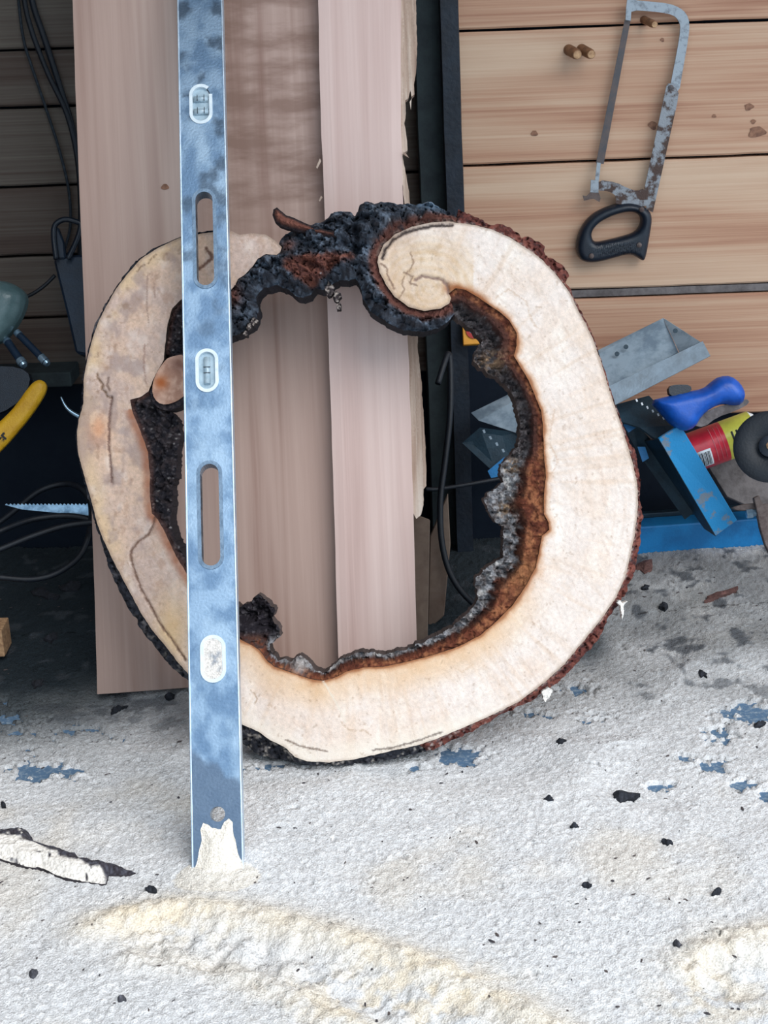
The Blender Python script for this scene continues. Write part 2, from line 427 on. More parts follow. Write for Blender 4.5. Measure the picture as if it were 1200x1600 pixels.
M_ROPE = m_plain('dark_rope', (26, 36, 46), .8, 0, (60, 70, 80), 120, .001, 300, .5, .8)

# ------------------------------------------------------------------ structure
YW = 2.55
def struct(o): o['kind'] = 'structure'; return o
floor = struct(box('floor', (0, 1.0, -.026), (7, 6.4, .05), M_CONC))
unseen_ceil = struct(box('unseen_roof', (.6, 1.87, 2.56), (4.4, 1.6, .08), M_UNSEEN_ROOF))  # unseen roof, front edge set to shade the back and upper parts
wl = struct(box('unseen_left_wall', (-1.25, 1.25, 1.26), (.06, 2.7, 2.52), M_PINEDK))  # unseen wall, carried forward to keep sky light off the left side
wb = struct(box('wall_back', (.6, YW + .05, 1.25), (4.2, .04, 2.54), M_DKBOARD))
def zw(px, py): return float(on_wall(np.float64(px), np.float64(py), YW)[2])
def xw(px, py): return float(on_wall(np.float64(px), np.float64(py), YW)[0])
XP = xw(700, 150)
def plank(x0, x1, z0, z1, mat, seed):
    n = 60; V = []; F = []
    xs = np.linspace(x0, x1, n); g = .0012
    zt = z1 - g - .0022 * fbm(xs * 12, xs * 0, seed, 4); zb = z0 + g + .0022 * fbm(xs * 12, xs * 0, seed + 9, 4)
    for x, a, b in zip(xs, zb, zt):
        V += [(x, YW + .028, a), (x, YW + .003, a), (x, YW, a + .003), (x, YW, b - .003), (x, YW + .003, b), (x, YW + .028, b)]
    c = np.array(V).mean(0)
    for i in range(n - 1):
        for k in range(5): F.append((i * 6 + k, (i + 1) * 6 + k, (i + 1) * 6 + k + 1, i * 6 + k + 1))
    F += [tuple(range(5, -1, -1)), tuple((n - 1) * 6 + k for k in range(6))]
    V = np.array(V) - c
    o = mesh('plank', V, F, mat, None); o.location = c
    o.parent = wb; o.matrix_parent_inverse = Matrix.Identity(4)
    return o
zr = [0.0, zw(1150, 648), zw(1050, 449), zw(960, 251), zw(960, 40)]
zr += [zr[-1] + .215 * k for k in range(1, 8)]
XR = xw(868, 560)
FILL = .0125
for k in range(len(zr) - 1):
    if zr[k + 1] > 2.52: break
    if k == 0: continue
    plank(XP if k >= 2 else XR, 2.6, zr[k], zr[k + 1] - (FILL if k == 1 else 0), M_PINE, 10 + k)
fs = box('gap_strip', (0, 0, 0), (2.6 - XP, .03, FILL), M_DIRTBD, wb, bev=.001); fs.matrix_parent_inverse = Matrix.Identity(4); fs.location = Vector(((2.6 + XP) / 2, YW + .019, zr[2] - FILL / 2))

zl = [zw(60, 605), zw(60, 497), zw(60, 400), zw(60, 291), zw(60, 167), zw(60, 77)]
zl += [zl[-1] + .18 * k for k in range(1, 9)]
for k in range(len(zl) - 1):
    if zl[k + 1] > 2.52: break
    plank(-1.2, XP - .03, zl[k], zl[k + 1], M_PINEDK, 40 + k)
# knots let into the planks
def knot(px, py, rx, ry, seed, mat=M_KNOT):
    pl = Plane(on_wall(np.float64(px), np.float64(py), YW), 0)
    out = [(px + rx * math.cos(a) * (1 + .25 * math.sin(3 * a + seed)), py + ry * math.sin(a) * (1 + .2 * math.cos(2 * a + seed))) for a in np.linspace(0, 2 * math.pi, 18, endpoint=False)]
    o = relief('knot', out, pl, mat, None, step=3, zf=lambda x, y: .0012 + 0 * x, thick=.004)
    o.parent = wb; o.matrix_parent_inverse = Matrix.Identity(4)
for i, a in enumerate([(835, 208, 5, 5), (1182, 206, 13, 9), (1170, 167, 7, 5), (1177, 190, 4, 3), (1020, 196, 7, 6), (1035, 62, 3, 3), (1116, 181, 3, 3)]):
    knot(*a, i)

# dark posts in front of the wall
def post(name, px0, px1, y, dpt, mat, label, top=2.5, tilt=0.0):
    a = on_wall(np.float64(px0), np.float64(160), y); b = on_wall(np.float64(px1), np.float64(160), y)
    w = b[0] - a[0]; xc = (a[0] + b[0]) / 2
    n = 40; V = []; F = []
    for i in range(n + 1):
        z = top * i / n; j = .0035 * (fbm(np.array([z * 9.]), np.array([1.0]), 5)[0] - .5); dx = tilt * (z - 1.2)
        for (sx, sy) in ((-.5, 0), (-.46, -.006), (.46, -.006), (.5, 0), (.5, dpt), (-.5, dpt)):
            V.append((sx * w + j + dx, sy, z))
    for i in range(n):
        for k in range(6):
            k2 = (k + 1) % 6; F.append((i * 6 + k, i * 6 + k2, (i + 1) * 6 + k2, (i + 1) * 6 + k))
    F += [tuple(range(5, -1, -1)), tuple(n * 6 + k for k in range(6))]
    o = mesh(name, V, F, mat); o.location = (xc, y, 0); struct(o); return o
post('trim_1', 687, 716, YW - .075, .07, M_TAR, '', tilt=-.012)
post('trim_2', 646, 688, YW - .04, .035, M_GREENWD, '', tilt=-.012)

# ------------------------------------------------------------------ sawdust on the floor
RIDGE1 = [(150, 1452), (200, 1436), (260, 1428), (340, 1432), (430, 1445), (520, 1466), (610, 1494), (690, 1528), (760, 1560), (840, 1598), (900, 1630)]
RIDGE2 = [(215, 1500), (330, 1512), (400, 1535), (470, 1565), (560, 1600), (640, 1640)]
DIP1 = [(230, 1480), (300, 1488), (400, 1500), (500, 1530), (600, 1570), (690, 1610)]
RIDGE3 = [(1085, 1510), (1105, 1490), (1140, 1478), (1200, 1466), (1280, 1462)]
DIP3 = [(1115, 1520), (1160, 1530), (1230, 1530)]
BARE = [(715, 1174, 52, 15, 1.4), (660, 1190, 30, 8, .7), (1170, 1104, 62, 20, 1.25), (1120, 1140, 40, 16, .9), (1158, 1216, 26, 12, 1.2), (1112, 1187, 24, 13, 1.2), (1060, 1176, 26, 7, 1.0),
        (1028, 1218, 24, 9, 1.1), (1195, 1232, 20, 14, 1.1), (70, 1196, 60, 20, 1.3), (20, 1120, 70, 40, .75), (900, 1066, 60, 12, 1.0), (830, 1105, 50, 10, .9), (930, 1110, 50, 10, .7),
        (120, 1130, 60, 16, .6), (415, 1186, 40, 8, .9), (985, 1010, 30, 12, .5)]
def toF(line): return [tuple(p[:2]) for p in on_floor(np.array([a for a, b in line], float), np.array([b for a, b in line], float), .012)]
def pix(x, y, z=.012):
    P = np.stack([x, y, np.full(np.shape(x), z)], -1) - CAM
    d = P @ FWD; return 600 + FPX * (P @ RGT) / d, 800 - FPX * (P @ UPV) / d
fr1, fr2, fd1, fr3, fd3 = map(toF, (RIDGE1, RIDGE2, DIP1, RIDGE3, DIP3))
LEVB = on_floor(np.float64(341), np.float64(1374), .012)
def dust_height(x, y):
    px, py = pix(x, y)
    h = .013 + .010 * (fbm(x * 5, y * 5, 21, 4) - .5) + .005 * (fbm(x * 22, y * 22, 22, 3) - .5)
    h = h + .012 * sstep(1.75, 2.3, y)
    r1 = pdist(x, y, fr1); r2 = pdist(x, y, fr2); r3 = pdist(x, y, fr3)
    lump = .2 + 1.6 * fbm(x * 55, y * 55, 31, 4)
    h = h + .0085 * np.exp(-(r1 / .024) ** 2) * lump + .005 * np.exp(-(r2 / .018) ** 2) * lump + .009 * np.exp(-(r3 / .022) ** 2) * lump
    h = h - .011 * np.exp(-(pdist(x, y, fd1) / .032) ** 2) * (2.0 * fbm(x * 42, y * 42, 33, 4) - .35) - .012 * np.exp(-(pdist(x, y, fd3) / .03) ** 2)
    clod = np.exp(-(np.minimum(pdist(x, y, fd1), pdist(x, y, fd3)) / .05) ** 2); h = h + .007 * (cells(x * 70, y * 70, 5)[0] - .5) * clod
    dl = np.hypot((x - LEVB[0]) / .07, (y - LEVB[1] - .02) / .06)
    h = h + .012 * np.exp(-dl ** 2)
    bare = np.zeros_like(h); wide = np.zeros_like(h)
    for (a, b, rx, ry, s) in BARE:
        wide = np.maximum(wide, np.exp(-((px - a) / (2.6 * rx + 30)) ** 2 - ((py - b) / (2.6 * ry + 20)) ** 2))
        bare = np.maximum(bare, s * np.exp(-((px - a) / rx) ** 2 - ((py - b) / ry) ** 2))
    nn = .45 * fbm(x * 40, y * 60, 41, 3) + .55 * fbm(x * 120, y * 150, 45, 2)
    cut = sstep(.0, .07, bare * .75 + (nn - .5) * 1.9 - .52)
    h = np.maximum(h * (1 - .72 * sstep(.1, .7, wide)), .0015); h = h * (1 - cut) + (-.004) * cut
    return h, r1, r2, r3, cut
fx = np.concatenate([np.linspace(-3.0, -.9, 24, endpoint=False), np.arange(-.9, .9, .003), np.linspace(.9, 3.0, 24)])
fy = np.concatenate([np.linspace(-1.8, 1.18, 24, endpoint=False), np.arange(1.18, 2.2, .003), np.linspace(2.2, YW + .02, 70)])
GX, GY = np.meshgrid(fx, fy); gx, gy = GX.ravel(), GY.ravel()
hz, r1, r2, r3, cut = dust_height(gx, gy)
grain = rng.normal(0, 1, gx.size)
hz = hz + .0009 * grain * (1 - cut)
px, py = pix(gx, gy)
g = np.clip(.62 + .2 * grain, 0, 1)
c = mix((194, 194, 196), (250, 250, 251), g)
cream = np.clip(np.exp(-(r1 / .03) ** 2) + .6 * np.exp(-(r2 / .025) ** 2) + np.exp(-(r3 / .028) ** 2), 0, 1) * (.5 + .5 * fbm(gx * 30, gy * 30, 8))
area = .75 * np.exp(-((px - 620) / 170) ** 2 - ((py - 1560) / 60) ** 2) + .6 * np.exp(-((px - 1130) / 110) ** 2 - ((py - 1560) / 60) ** 2) + .5 * np.exp(-((px - 260) / 120) ** 2 - ((py - 1450) / 30) ** 2)
cream = cream * .8 + area * sstep(.35, .65, fbm(gx * 60, gy * 60, 18, 3))
c = mix(c, (250, 230, 198), np.clip(cream, 0, 1) * .75)
warm = sstep(.55, .75, fbm(gx * 6, gy * 6, 61)) * .35
c = mix(c, (236, 222, 202), warm)
# trodden, dirtier dust towards the back wall, with painted shade on the left
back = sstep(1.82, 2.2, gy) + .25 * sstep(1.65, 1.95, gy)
dirt_shade = np.clip(back * (.55 + .9 * (fbm(gx * 14, gy * 14, 71) - .35)), 0, 1)
dirt_shade = np.clip(dirt_shade + .5 * sstep(-.30, -.62, gx) * sstep(1.7, 2.0, gy), 0, .92)
c = mix(c, (124, 126, 128), dirt_shade * .85)
c = mix(c, (46, 54, 60), np.clip(sstep(-.32, -.50, gx) * sstep(1.78, 2.08, gy) * (.65 + .6 * fbm(gx * 20, gy * 20, 5)), 0, .97))  # shade of the back left corner painted into the floor colour
c = mix(c, (44, 52, 58), .93 * sstep(2.0, 2.14, gy) * sstep(.36, .30, gx))  # shade behind the ring painted into the floor colour
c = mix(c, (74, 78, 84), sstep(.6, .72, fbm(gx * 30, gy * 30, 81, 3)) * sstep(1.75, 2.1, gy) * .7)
c = mix(c, (250, 240, 224), (np.hypot((gx - LEVB[0]) / .05, (gy - LEVB[1] + .01) / .03) < 1) * .6)
nx, ny = len(fx), len(fy)
I = np.arange(nx * ny).reshape(ny, nx)
FQ = np.stack([I[:-1, :-1].ravel(), I[:-1, 1:].ravel(), I[1:, 1:].ravel(), I[1:, :-1].ravel()], 1)
me = bpy.data.meshes.new('sawdust')
me.vertices.add(nx * ny); me.vertices.foreach_set('co', np.stack([gx, gy, hz], 1).astype(np.float32).ravel())
me.loops.add(FQ.size); me.loops.foreach_set('vertex_index', FQ.ravel().astype(np.int32))
me.polygons.add(len(FQ)); me.polygons.foreach_set('loop_start', (np.arange(len(FQ)) * 4).astype(np.int32))
me.polygons.foreach_set('use_smooth', np.ones(len(FQ), bool))
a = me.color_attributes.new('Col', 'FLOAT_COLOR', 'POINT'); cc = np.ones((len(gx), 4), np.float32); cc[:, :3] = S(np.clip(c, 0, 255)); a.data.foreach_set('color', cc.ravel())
me.update(calc_edges=True); me.validate()
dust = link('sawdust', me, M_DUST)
tag(dust, 'pale sawdust strewn thick over the shed floor', 'sawdust', kind='stuff')
def ground(x, y): return float(dust_height(np.array([float(x)]), np.array([float(y)]))[0][0])

# ------------------------------------------------------------------ boards leaning behind the log slice
def board(name, left, right, pl, mat, parent, thick, top, bottom=None, cols=14, rows=60, wav=.0012, seed=1, z0=0.0):
    def conv(L):
        u, v = pl.uv(np.array([p[0] for p in L], float), np.array([p[1] for p in L], float)); o = np.argsort(v); return u[o], v[o]
    lu, lv = conv(left); ru, rv = conv(right)
    def ext(u, v, q):
        r = np.interp(q, v, u); s = (u[-1] - u[0]) / (v[-1] - v[0]); hi = q > v[-1]; r = np.where(hi, u[-1] + (q - v[-1]) * s, r); return r
    vb0 = lv[0]; vb1 = rv[0]
    V = []; F = []
    for i in range(rows + 1):
        t = i / rows
        for j in range(cols + 1):
            s = j / cols; vb = vb0 + (vb1 - vb0) * s; v = vb + (top - vb) * t
            a = ext(lu, lv, np.array([v]))[0]; b = ext(ru, rv, np.array([v]))[0]
            jag = .0015 * (fbm(np.array([v * 60]), np.array([j * 1.0]), seed)[0] - .5) if j in (0, cols) else 0
            V.append((a + (b - a) * s + jag, v, z0 + wav * (fbm(np.array([s * 3]), np.array([v * 6]), seed + 1)[0] - .5) - (.0015 if j in (0, cols) else 0)))
    n = len(V); W = cols + 1
    for (x, y, z) in list(V): V.append((x, y, z0 - thick))
    for i in range(rows):
        for j in range(cols):
            q = (i * W + j, i * W + j + 1, (i + 1) * W + j + 1, (i + 1) * W + j); F.append(q); F.append(tuple(n + k for k in q[::-1]))
    nf = len(F)
    for i in range(rows):
        a, b = i * W, (i + 1) * W; F.append((a, b, n + b, n + a)); a += cols; b += cols; F.append((b, a, n + a, n + b))
    for j in range(cols):
        F.append((j + 1, j, n + j, n + j + 1)); a = rows * W + j; F.append((a, a + 1, n + a + 1, n + a))
    return mesh(name, V, F, mat, parent, pl)
LEANB = math.radians(14)
SLABP = Plane(on_floor(np.float64(330), np.float64(1072), .024), LEANB)
slab = board('redwood_slab', [(113, 0), (118, 150), (124, 300), (130, 450), (138, 650), (145, 850), (152, 1085)],
             [(556, 0), (572, 500), (590, 1052)], SLABP, M_SLAB, None, .03, 2.25, seed=3)
kn = relief('knot', [(258 + 6 * math.cos(a) * (1 + .2 * math.sin(3 * a)), 292 + 4.5 * math.sin(a)) for a in np.linspace(0, 6.28, 16, endpoint=False)], SLABP, M_KNOT, slab, step=2, zf=lambda x, y: .0012 + 0 * x, thick=.004)
tag(slab, 'wide reddish slab leaning on the wall behind the spirit level', 'board')
BP = Plane(SLABP.wrl(.235, 0, .031), LEANB)
bw = empty('splintered_board', BP, 'narrow pale pink board with a splintered right edge, in front of the slab', 'board')
board('plank_face', [(497, 0), (501, 180), (506, 300), (513, 520), (521, 760), (528, 1020), (530, 1056)],
      [(627, 0), (626, 150), (629, 300), (637, 517), (645, 760), (651, 1000), (652, 1048)], BP, M_BOARD, bw, .028, 2.2, cols=8, seed=9)
def spl(pts, w, seed, thick=.026):
    P = rough(resample(pts, 4), 1.2, .12, seed)
    relief('splintered_edge', P, BP, M_SPLIT, bw, step=3, zf=lambda x, y: w + .004 * (fbm(x / 2.2, y / 40, seed) - .5), thick=thick)
spl([(621, -60), (650, -60), (650, 0), (652, 75), (650, 112), (647, 128), (648, 146), (643, 150), (641, 140), (638, 152), (633, 156), (634, 176), (632, 190), (636, 215), (637, 234), (629, 240), (633, 262), (638, 290), (641, 318), (632, 318), (627, 270), (623, 225), (622, 150)], -.006, 4)
spl([(634, 517), (653, 517), (653, 543), (658, 590), (662, 649), (665, 700), (667, 760), (662, 766), (662, 790), (658, 806), (651, 812), (645, 800), (640, 650)], -.008, 6)
for k, (pts) in enumerate([[(630, 238), (634, 240), (639, 247), (632, 243)], [(500, 248), (494, 262), (496, 264), (502, 252)], [(502, 306), (498, 314), (500, 315), (504, 309)], [(640, 160), (643, 155), (642, 172)]]):
    relief('sliver', pts, BP, M_SPLIT, bw, step=3, zf=lambda x, y: .004 + 0 * x, thick=.0)

# two offcuts standing in the dark behind the board
def slat(name, q, D, thick, mat, label, cat='offcut', group=None):
    base = at_depth(np.float64((q[2][0] + q[3][0]) / 2), np.float64((q[2][1] + q[3][1]) / 2), D)
    e = plate(name, [(x, y, D) for x, y in q], thick, mat, None, base, .0015); e.location = base
    return tag(e, label, cat, group)
slat('wood_offcut', [(640, 800), (672, 812), (668, 1018), (640, 1026)], 2.27, .02, M_OFFCUT, 'grey brown offcut standing just right of the splintered board')
slat('wood_offcut', [(672, 838), (700, 770), (704, 850), (694, 962), (668, 985)], 2.38, .02, M_OFFCUT, 'short dim offcut with a slanted top behind the first offcut')

# ------------------------------------------------------------------ the ring-shaped log slice
WO = [(701, 458), (705, 466), (702, 474), (689, 482), (662, 486), (638, 479), (617, 464), (602, 443), (593, 425), (590, 410), (591, 401), (599, 383), (617, 366), (644, 354), (671, 348), (698, 346), (716, 348), (740, 351), (770, 359), (797, 371), (815, 383), (830, 393), (848, 407), (863, 422), (878, 440), (891, 458), (901, 480), (914, 504), (927, 530), (939, 566), (950, 602), (961, 635), (973, 671), (982, 701), (990, 728), (996, 758), (997, 788), (995, 812), (991, 840), (984, 872), (977, 902), (963, 933), (940, 967), (913, 1000), (883, 1037), (850, 1067), (810, 1097), (767, 1118), (717, 1140), (683, 1154), (650, 1165), (612, 1173), (583, 1180), (550, 1187), (515, 1191), (481, 1190), (461, 1183), (446, 1168), (423, 1157), (402, 1142), (379, 1132), (340, 1103), (294, 1053), (275, 1031), (256, 1006), (237, 984), (219, 956), (206, 931), (191, 903), (175, 872), (162, 844), (151, 816), (144, 787), (137, 762), (128, 731), (122, 706), (120, 681), (123, 656), (130, 631), (131, 590), (137, 557), (145, 527), (155, 500), (166, 479), (181, 452), (199, 428), (220, 405), (244, 389), (268, 377), (283, 371), (320, 364), (359, 360), (375, 367), (394, 364), (416, 367), (432, 377), (440, 386)]
WI = [(440, 387), (438, 394), (432, 398), (416, 397), (403, 404), (394, 417), (384, 428), (372, 436), (368, 445), (359, 455), (330, 460), (300, 462), (283, 468), (269, 482), (262, 506), (259, 530), (257, 548), (256, 562), (247, 578), (239, 593), (232, 611), (220, 620), (203, 625), (208, 647), (216, 666), (225, 688), (231, 706), (234, 738), (234, 775), (238, 803), (247, 812), (256, 828), (266, 850), (275, 869), (288, 890), (318, 940), (345, 975), (376, 1000), (394, 1008), (405, 1016), (417, 1032), (429, 1042), (446, 1048), (467, 1055), (484, 1061), (505, 1064), (525, 1058), (542, 1049), (569, 1043), (598, 1042), (627, 1036), (656, 1029), (685, 1021), (717, 1010), (750, 993), (777, 970), (800, 947), (823, 913), (837, 887), (843, 860), (847, 837), (858, 828), (857, 817), (850, 803), (850, 773), (853, 743), (850, 710), (848, 662), (846, 642), (836, 618), (826, 595), (814, 574), (803, 556), (807, 540), (807, 520), (796, 501), (780, 487), (764, 476), (746, 464), (728, 453), (712, 450)]
# silhouettes
S_RIGHT = [(717, 323), (728, 326), (740, 335), (755, 340), (767, 350), (773, 349), (782, 345), (800, 353), (812, 362), (817, 371), (824, 366), (833, 368), (846, 374), (853, 380), (851, 390), (857, 402), (866, 402), (885, 413), (889, 421), (891, 428), (886, 440), (893, 452), (903, 474), (917, 500), (931, 530), (942, 566), (953, 602), (964, 635), (977, 671), (987, 692), (996, 708), (1000, 733), (1003, 750), (1000, 770), (1003, 790), (1007, 810), (1002, 828), (1004, 850), (997, 870), (996, 890), (987, 913), (973, 940), (952, 967), (944, 990), (931, 1008), (903, 1040), (880, 1064), (850, 1084), (823, 1101), (783, 1119), (733, 1148), (693, 1167), (667, 1178)]
S_LEFT = [(667, 1177), (641, 1183), (601, 1191), (554, 1197), (490, 1196), (437, 1191), (402, 1185), (379, 1171), (340, 1125), (294, 1067), (269, 1048), (244, 1020), (222, 991), (197, 951), (178, 913), (162, 872), (150, 828), (140, 797), (132, 762), (124, 731), (119, 706), (117, 681), (120, 656), (127, 631), (128, 590), (134, 557), (142, 522), (152, 496), (163, 473), (184, 440), (211, 407), (235, 388), (268, 374), (283, 368), (320, 360), (352, 356)]
S_VOID = [(711, 487), (724, 500), (745, 514), (757, 530), (745, 544), (741, 561), (752, 570), (765, 580), (785, 588), (799, 605), (808, 625), (814, 642), (816, 669), (813, 697), (795, 712), (787, 726), (783, 740), (789, 752), (783, 760), (767, 768), (758, 783), (765, 797), (777, 817), (792, 823), (788, 847), (790, 872), (773, 882), (750, 900), (745, 913), (750, 940), (733, 960), (710, 983), (683, 996), (659, 1009), (636, 1019), (604, 1027), (577, 1023), (554, 1025), (528, 1036), (519, 1047), (505, 1054), (493, 1050), (481, 1038), (467, 1027), (449, 1038), (432, 1035), (418, 1020), (420, 1008), (434, 1000), (436, 988), (420, 970), (427, 957), (414, 941), (400, 932), (386, 944), (373, 950), (330, 935), (289, 880)]
S_VLEFT = [(289, 880), (281, 859), (270, 838), (264, 812), (266, 788), (264, 762), (272, 741), (273, 709), (277, 678), (273, 653), (262, 641), (236, 622)]
S_BRTOP = [(717, 337), (704, 328), (688, 320), (676, 312), (669, 310), (650, 318), (635, 316), (615, 317), (596, 312), (585, 316), (574, 312), (561, 318), (553, 334), (544, 328), (533, 326), (517, 331), (505, 341), (492, 344), (478, 352), (460, 356), (445, 362)]
S_BRBOT = [(360, 524), (372, 520), (384, 512), (394, 506), (399, 496), (403, 480), (398, 467), (403, 456), (410, 448), (432, 442), (451, 451), (460, 460), (473, 463), (485, 458), (492, 447), (504, 450), (516, 444), (530, 434), (545, 436), (556, 432), (562, 442), (565, 452), (567, 464), (578, 482), (588, 490), (599, 497), (615, 508), (632, 514), (648, 514), (662, 517), (680, 512), (692, 507), (702, 500), (711, 488)]
RINGP = Plane(on_floor(np.float64(560), np.float64(1193), .017), math.radians(19.5))
ring = empty('log_slice', RINGP, 'large hollow ring-shaped log slice with bark edges leaning upright', 'log slice')
face_out = rough(resample(WO + WI, 3), .8, .15, 5)
wo_l = WO; wi_l = WI
CR = [([(175, 620), (172, 640), (170, 662), (170, 695), (172, 720), (175, 755)], 1.6, (96, 72, 66)),
      ([(242, 807), (239, 820), (232, 835), (215, 847), (206, 858), (204, 867), (206, 880), (210, 892), (220, 920), (237, 950), (250, 975), (270, 1002), (290, 1032)], 1.8, (104, 78, 66)),
      ([(152, 585), (154, 594), (160, 600), (158, 608), (164, 612), (167, 620), (174, 621)], 1.3, (110, 86, 66)),
      ([(170, 590), (168, 602), (172, 610)], 2.2, (110, 88, 78)), ([(244, 398), (236, 404), (232, 412), (222, 416), (214, 424)], .9, (120, 96, 74)),
      ([(231, 430), (229, 470), (232, 505)], .8, (150, 124, 112)), ([(240, 440), (243, 468)], .7, (150, 124, 112)), ([(226, 540), (225, 575), (228, 600)], .9, (150, 120, 108)),
      ([(597, 404), (602, 389), (614, 374), (632, 364), (656, 357), (680, 353), (706, 352)], 3.0, (34, 26, 26)),
      ([(648, 438), (659, 431), (674, 434), (689, 436), (698, 444), (701, 458)], 2.6, (128, 104, 96)),
      ([(642, 395), (646, 410), (640, 422), (632, 430), (628, 445), (632, 452), (626, 462), (622, 466)], 1.1, (140, 112, 92)),
      ([(596, 412), (604, 418), (606, 430), (612, 444), (616, 452)], 1.4, (120, 92, 78)), ([(630, 425), (645, 432), (640, 442), (652, 446)], 1.4, (130, 104, 88)),
      ([(775, 465), (795, 452), (812, 464), (822, 470), (830, 500), (838, 512)], .8, (206, 180, 158)), ([(866, 640), (858, 690), (872, 720), (860, 745)], .8, (206, 178, 156)),
      ([(505, 1064), (518, 1085), (532, 1110), (540, 1128)], 1.6, (226, 214, 198)), ([(532, 1128), (545, 1140), (570, 1142), (580, 1148)], .8, (190, 164, 140)),
      ([(392, 1078), (402, 1090), (398, 1100)], .7, (176, 148, 124)), ([(446, 1156), (470, 1166), (510, 1174)], 1.6, (110, 92, 80)), ([(583, 1172), (615, 1168), (650, 1158), (690, 1144)], 1.5, (96, 84, 76)),
      ([(706, 1040), (722, 1050), (740, 1038)], .6, (214, 186, 160)), ([(322, 388), (332, 402), (318, 416), (310, 420)], 3.5, (92, 62, 52))]
def face_col(x, y):
    do = pdist(x, y, wo_l); di = pdist(x, y, wi_l[9:])
    th = np.arctan2(y - 760, x - 560); r = np.hypot(x - 560, y - 760)
    n1 = fbm(x / 55, y / 55, 1, 5); n2 = fbm(x / 14, y / 14, 2, 4)
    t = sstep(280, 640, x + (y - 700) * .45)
    c = mix((194, 170, 158), (232, 218, 209), t)  # greyer wood at left, with part of the light's fall-off painted in
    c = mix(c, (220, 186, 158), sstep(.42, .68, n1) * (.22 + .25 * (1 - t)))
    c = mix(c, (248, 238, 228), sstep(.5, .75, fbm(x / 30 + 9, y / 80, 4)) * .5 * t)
    # rays from the heart and growth rings
    ray = fbm(th * 46, r / 130, 6, 3); c = mix(c, (208, 176, 148), sstep(.5, .8, ray) * .26)
    rg = fbm(do / 2.6, th * 5, 8, 3); c = mix(c, (190, 154, 126), sstep(.55, .85, rg) * .12); c = mix(c, (196, 172, 152), sstep(.58, .75, fbm((x + y) / 50, (x - y) / 9, 9, 4)) * .22)
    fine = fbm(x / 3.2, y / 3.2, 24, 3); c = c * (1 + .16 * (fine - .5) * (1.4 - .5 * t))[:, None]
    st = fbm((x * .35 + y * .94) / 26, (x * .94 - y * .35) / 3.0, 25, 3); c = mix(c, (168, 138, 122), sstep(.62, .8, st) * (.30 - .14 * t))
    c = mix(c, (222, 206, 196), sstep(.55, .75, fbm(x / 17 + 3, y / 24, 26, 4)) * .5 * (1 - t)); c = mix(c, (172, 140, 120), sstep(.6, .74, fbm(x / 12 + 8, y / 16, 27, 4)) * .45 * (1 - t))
    # curl of the right-hand scroll: rings around its eye
    q = np.hypot(x - 668, (y - 452) * 1.15); a = np.arctan2(y - 452, x - 668)
    sc = sstep(125, 60, q) * (x < 740)
    rr = .5 + .5 * np.sin(q / 2.1 + a * 1.0 + 5 * fbm(x / 18, y / 18, 12))
    c = mix(c, (206, 168, 122), sc * (.28 + .42 * rr * n2)); c = mix(c, (178, 148, 118), sc * sstep(.55, .8, n2) * .4)
    # left limb: yellowed rim and grey weathering
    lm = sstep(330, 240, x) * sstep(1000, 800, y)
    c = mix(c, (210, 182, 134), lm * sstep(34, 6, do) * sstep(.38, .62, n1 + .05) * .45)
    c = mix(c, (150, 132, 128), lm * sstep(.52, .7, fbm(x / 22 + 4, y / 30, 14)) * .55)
    c = mix(c, (132, 104, 84), lm * sstep(.62, .78, fbm(x / 9, y / 9, 15)) * .5 * sstep(60, 20, do))
    c = mix(c, (204, 142, 104), np.exp(-((x - 152) / 18) ** 2 - ((y - 672) / 24) ** 2) * .6 * (.4 + n2))
    c = mix(c, (212, 172, 112), np.exp(-((x - 268) / 26) ** 2 - ((y - 985) / 50) ** 2) * .55)
    c = mix(c, (146, 126, 124), np.exp(-((x - 128) / 14) ** 2 - ((y - 700) / 40) ** 2) * .6)
    # bottom: warm near the hollow
    c = mix(c, (218, 176, 132), sstep(60, 8, di) * sstep(900, 1000, y) * (x > 370) * .6 * (.5 + n1))
    # browned rim along the hollow
    wn = 2 + 7 * n2 + 5 * sstep(.5, .8, n1)
    rim = sstep(1, .15, di / np.maximum(wn, 1)); onr = (x > 690) | (y > 985)
    c = mix(c, (118, 62, 34), rim * onr * .9); c = mix(c, (196, 142, 100), sstep(wn * 2.2, wn * .8, di) * onr * .4)
    c = mix(c, (150, 92, 66), sstep(16, 3, di) * (x < 300) * (y > 640) * (.4 + .8 * (n2 - .2)))
    band = np.exp(-(pdist(x, y, [(702, 450), (728, 458), (752, 470)]) / 9) ** 2); c = mix(c, (140, 82, 48), band * .8)
    # outer rim: thin dark line and dust
    c = mix(c, (150, 128, 112), sstep(5, 1, do) * .6)
    c = mix(c, (236, 226, 212), sstep(40, 6, do) * sstep(1080, 1150, y) * .7 * (.4 + n2))
    sq = fbm(x / 5.0, y / 5.0, 17, 3); c = mix(c, (150, 120, 96), sstep(.74, .84, sq) * .35)
    for ln, w, k in CR:
        d = pdist(x + 3 * (fbm(x / 6, y / 6, 3) - .5), y + 3 * (fbm(x / 6, y / 6, 7) - .5), ln); c = mix(c, k, sstep(w * .8 + .9, w * .35, d) * .8)
    return c
def face_z(x, y):
    z = .0016 * (fbm(x / 40, y / 40, 20) - .5) + .0006 * (fbm(x / 6, y / 6, 21) - .5)
    for ln, w, k in CR[:3] + CR[8:10]:
        z = z - .0035 * sstep(w + 1.5, 0, pdist(x, y, ln))
    return z
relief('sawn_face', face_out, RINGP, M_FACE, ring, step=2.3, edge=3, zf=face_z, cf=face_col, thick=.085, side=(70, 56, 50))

def bark_noise(x, y, s, sx=9, sy=9): return ridged(x / sx, y / sy, s, 4)
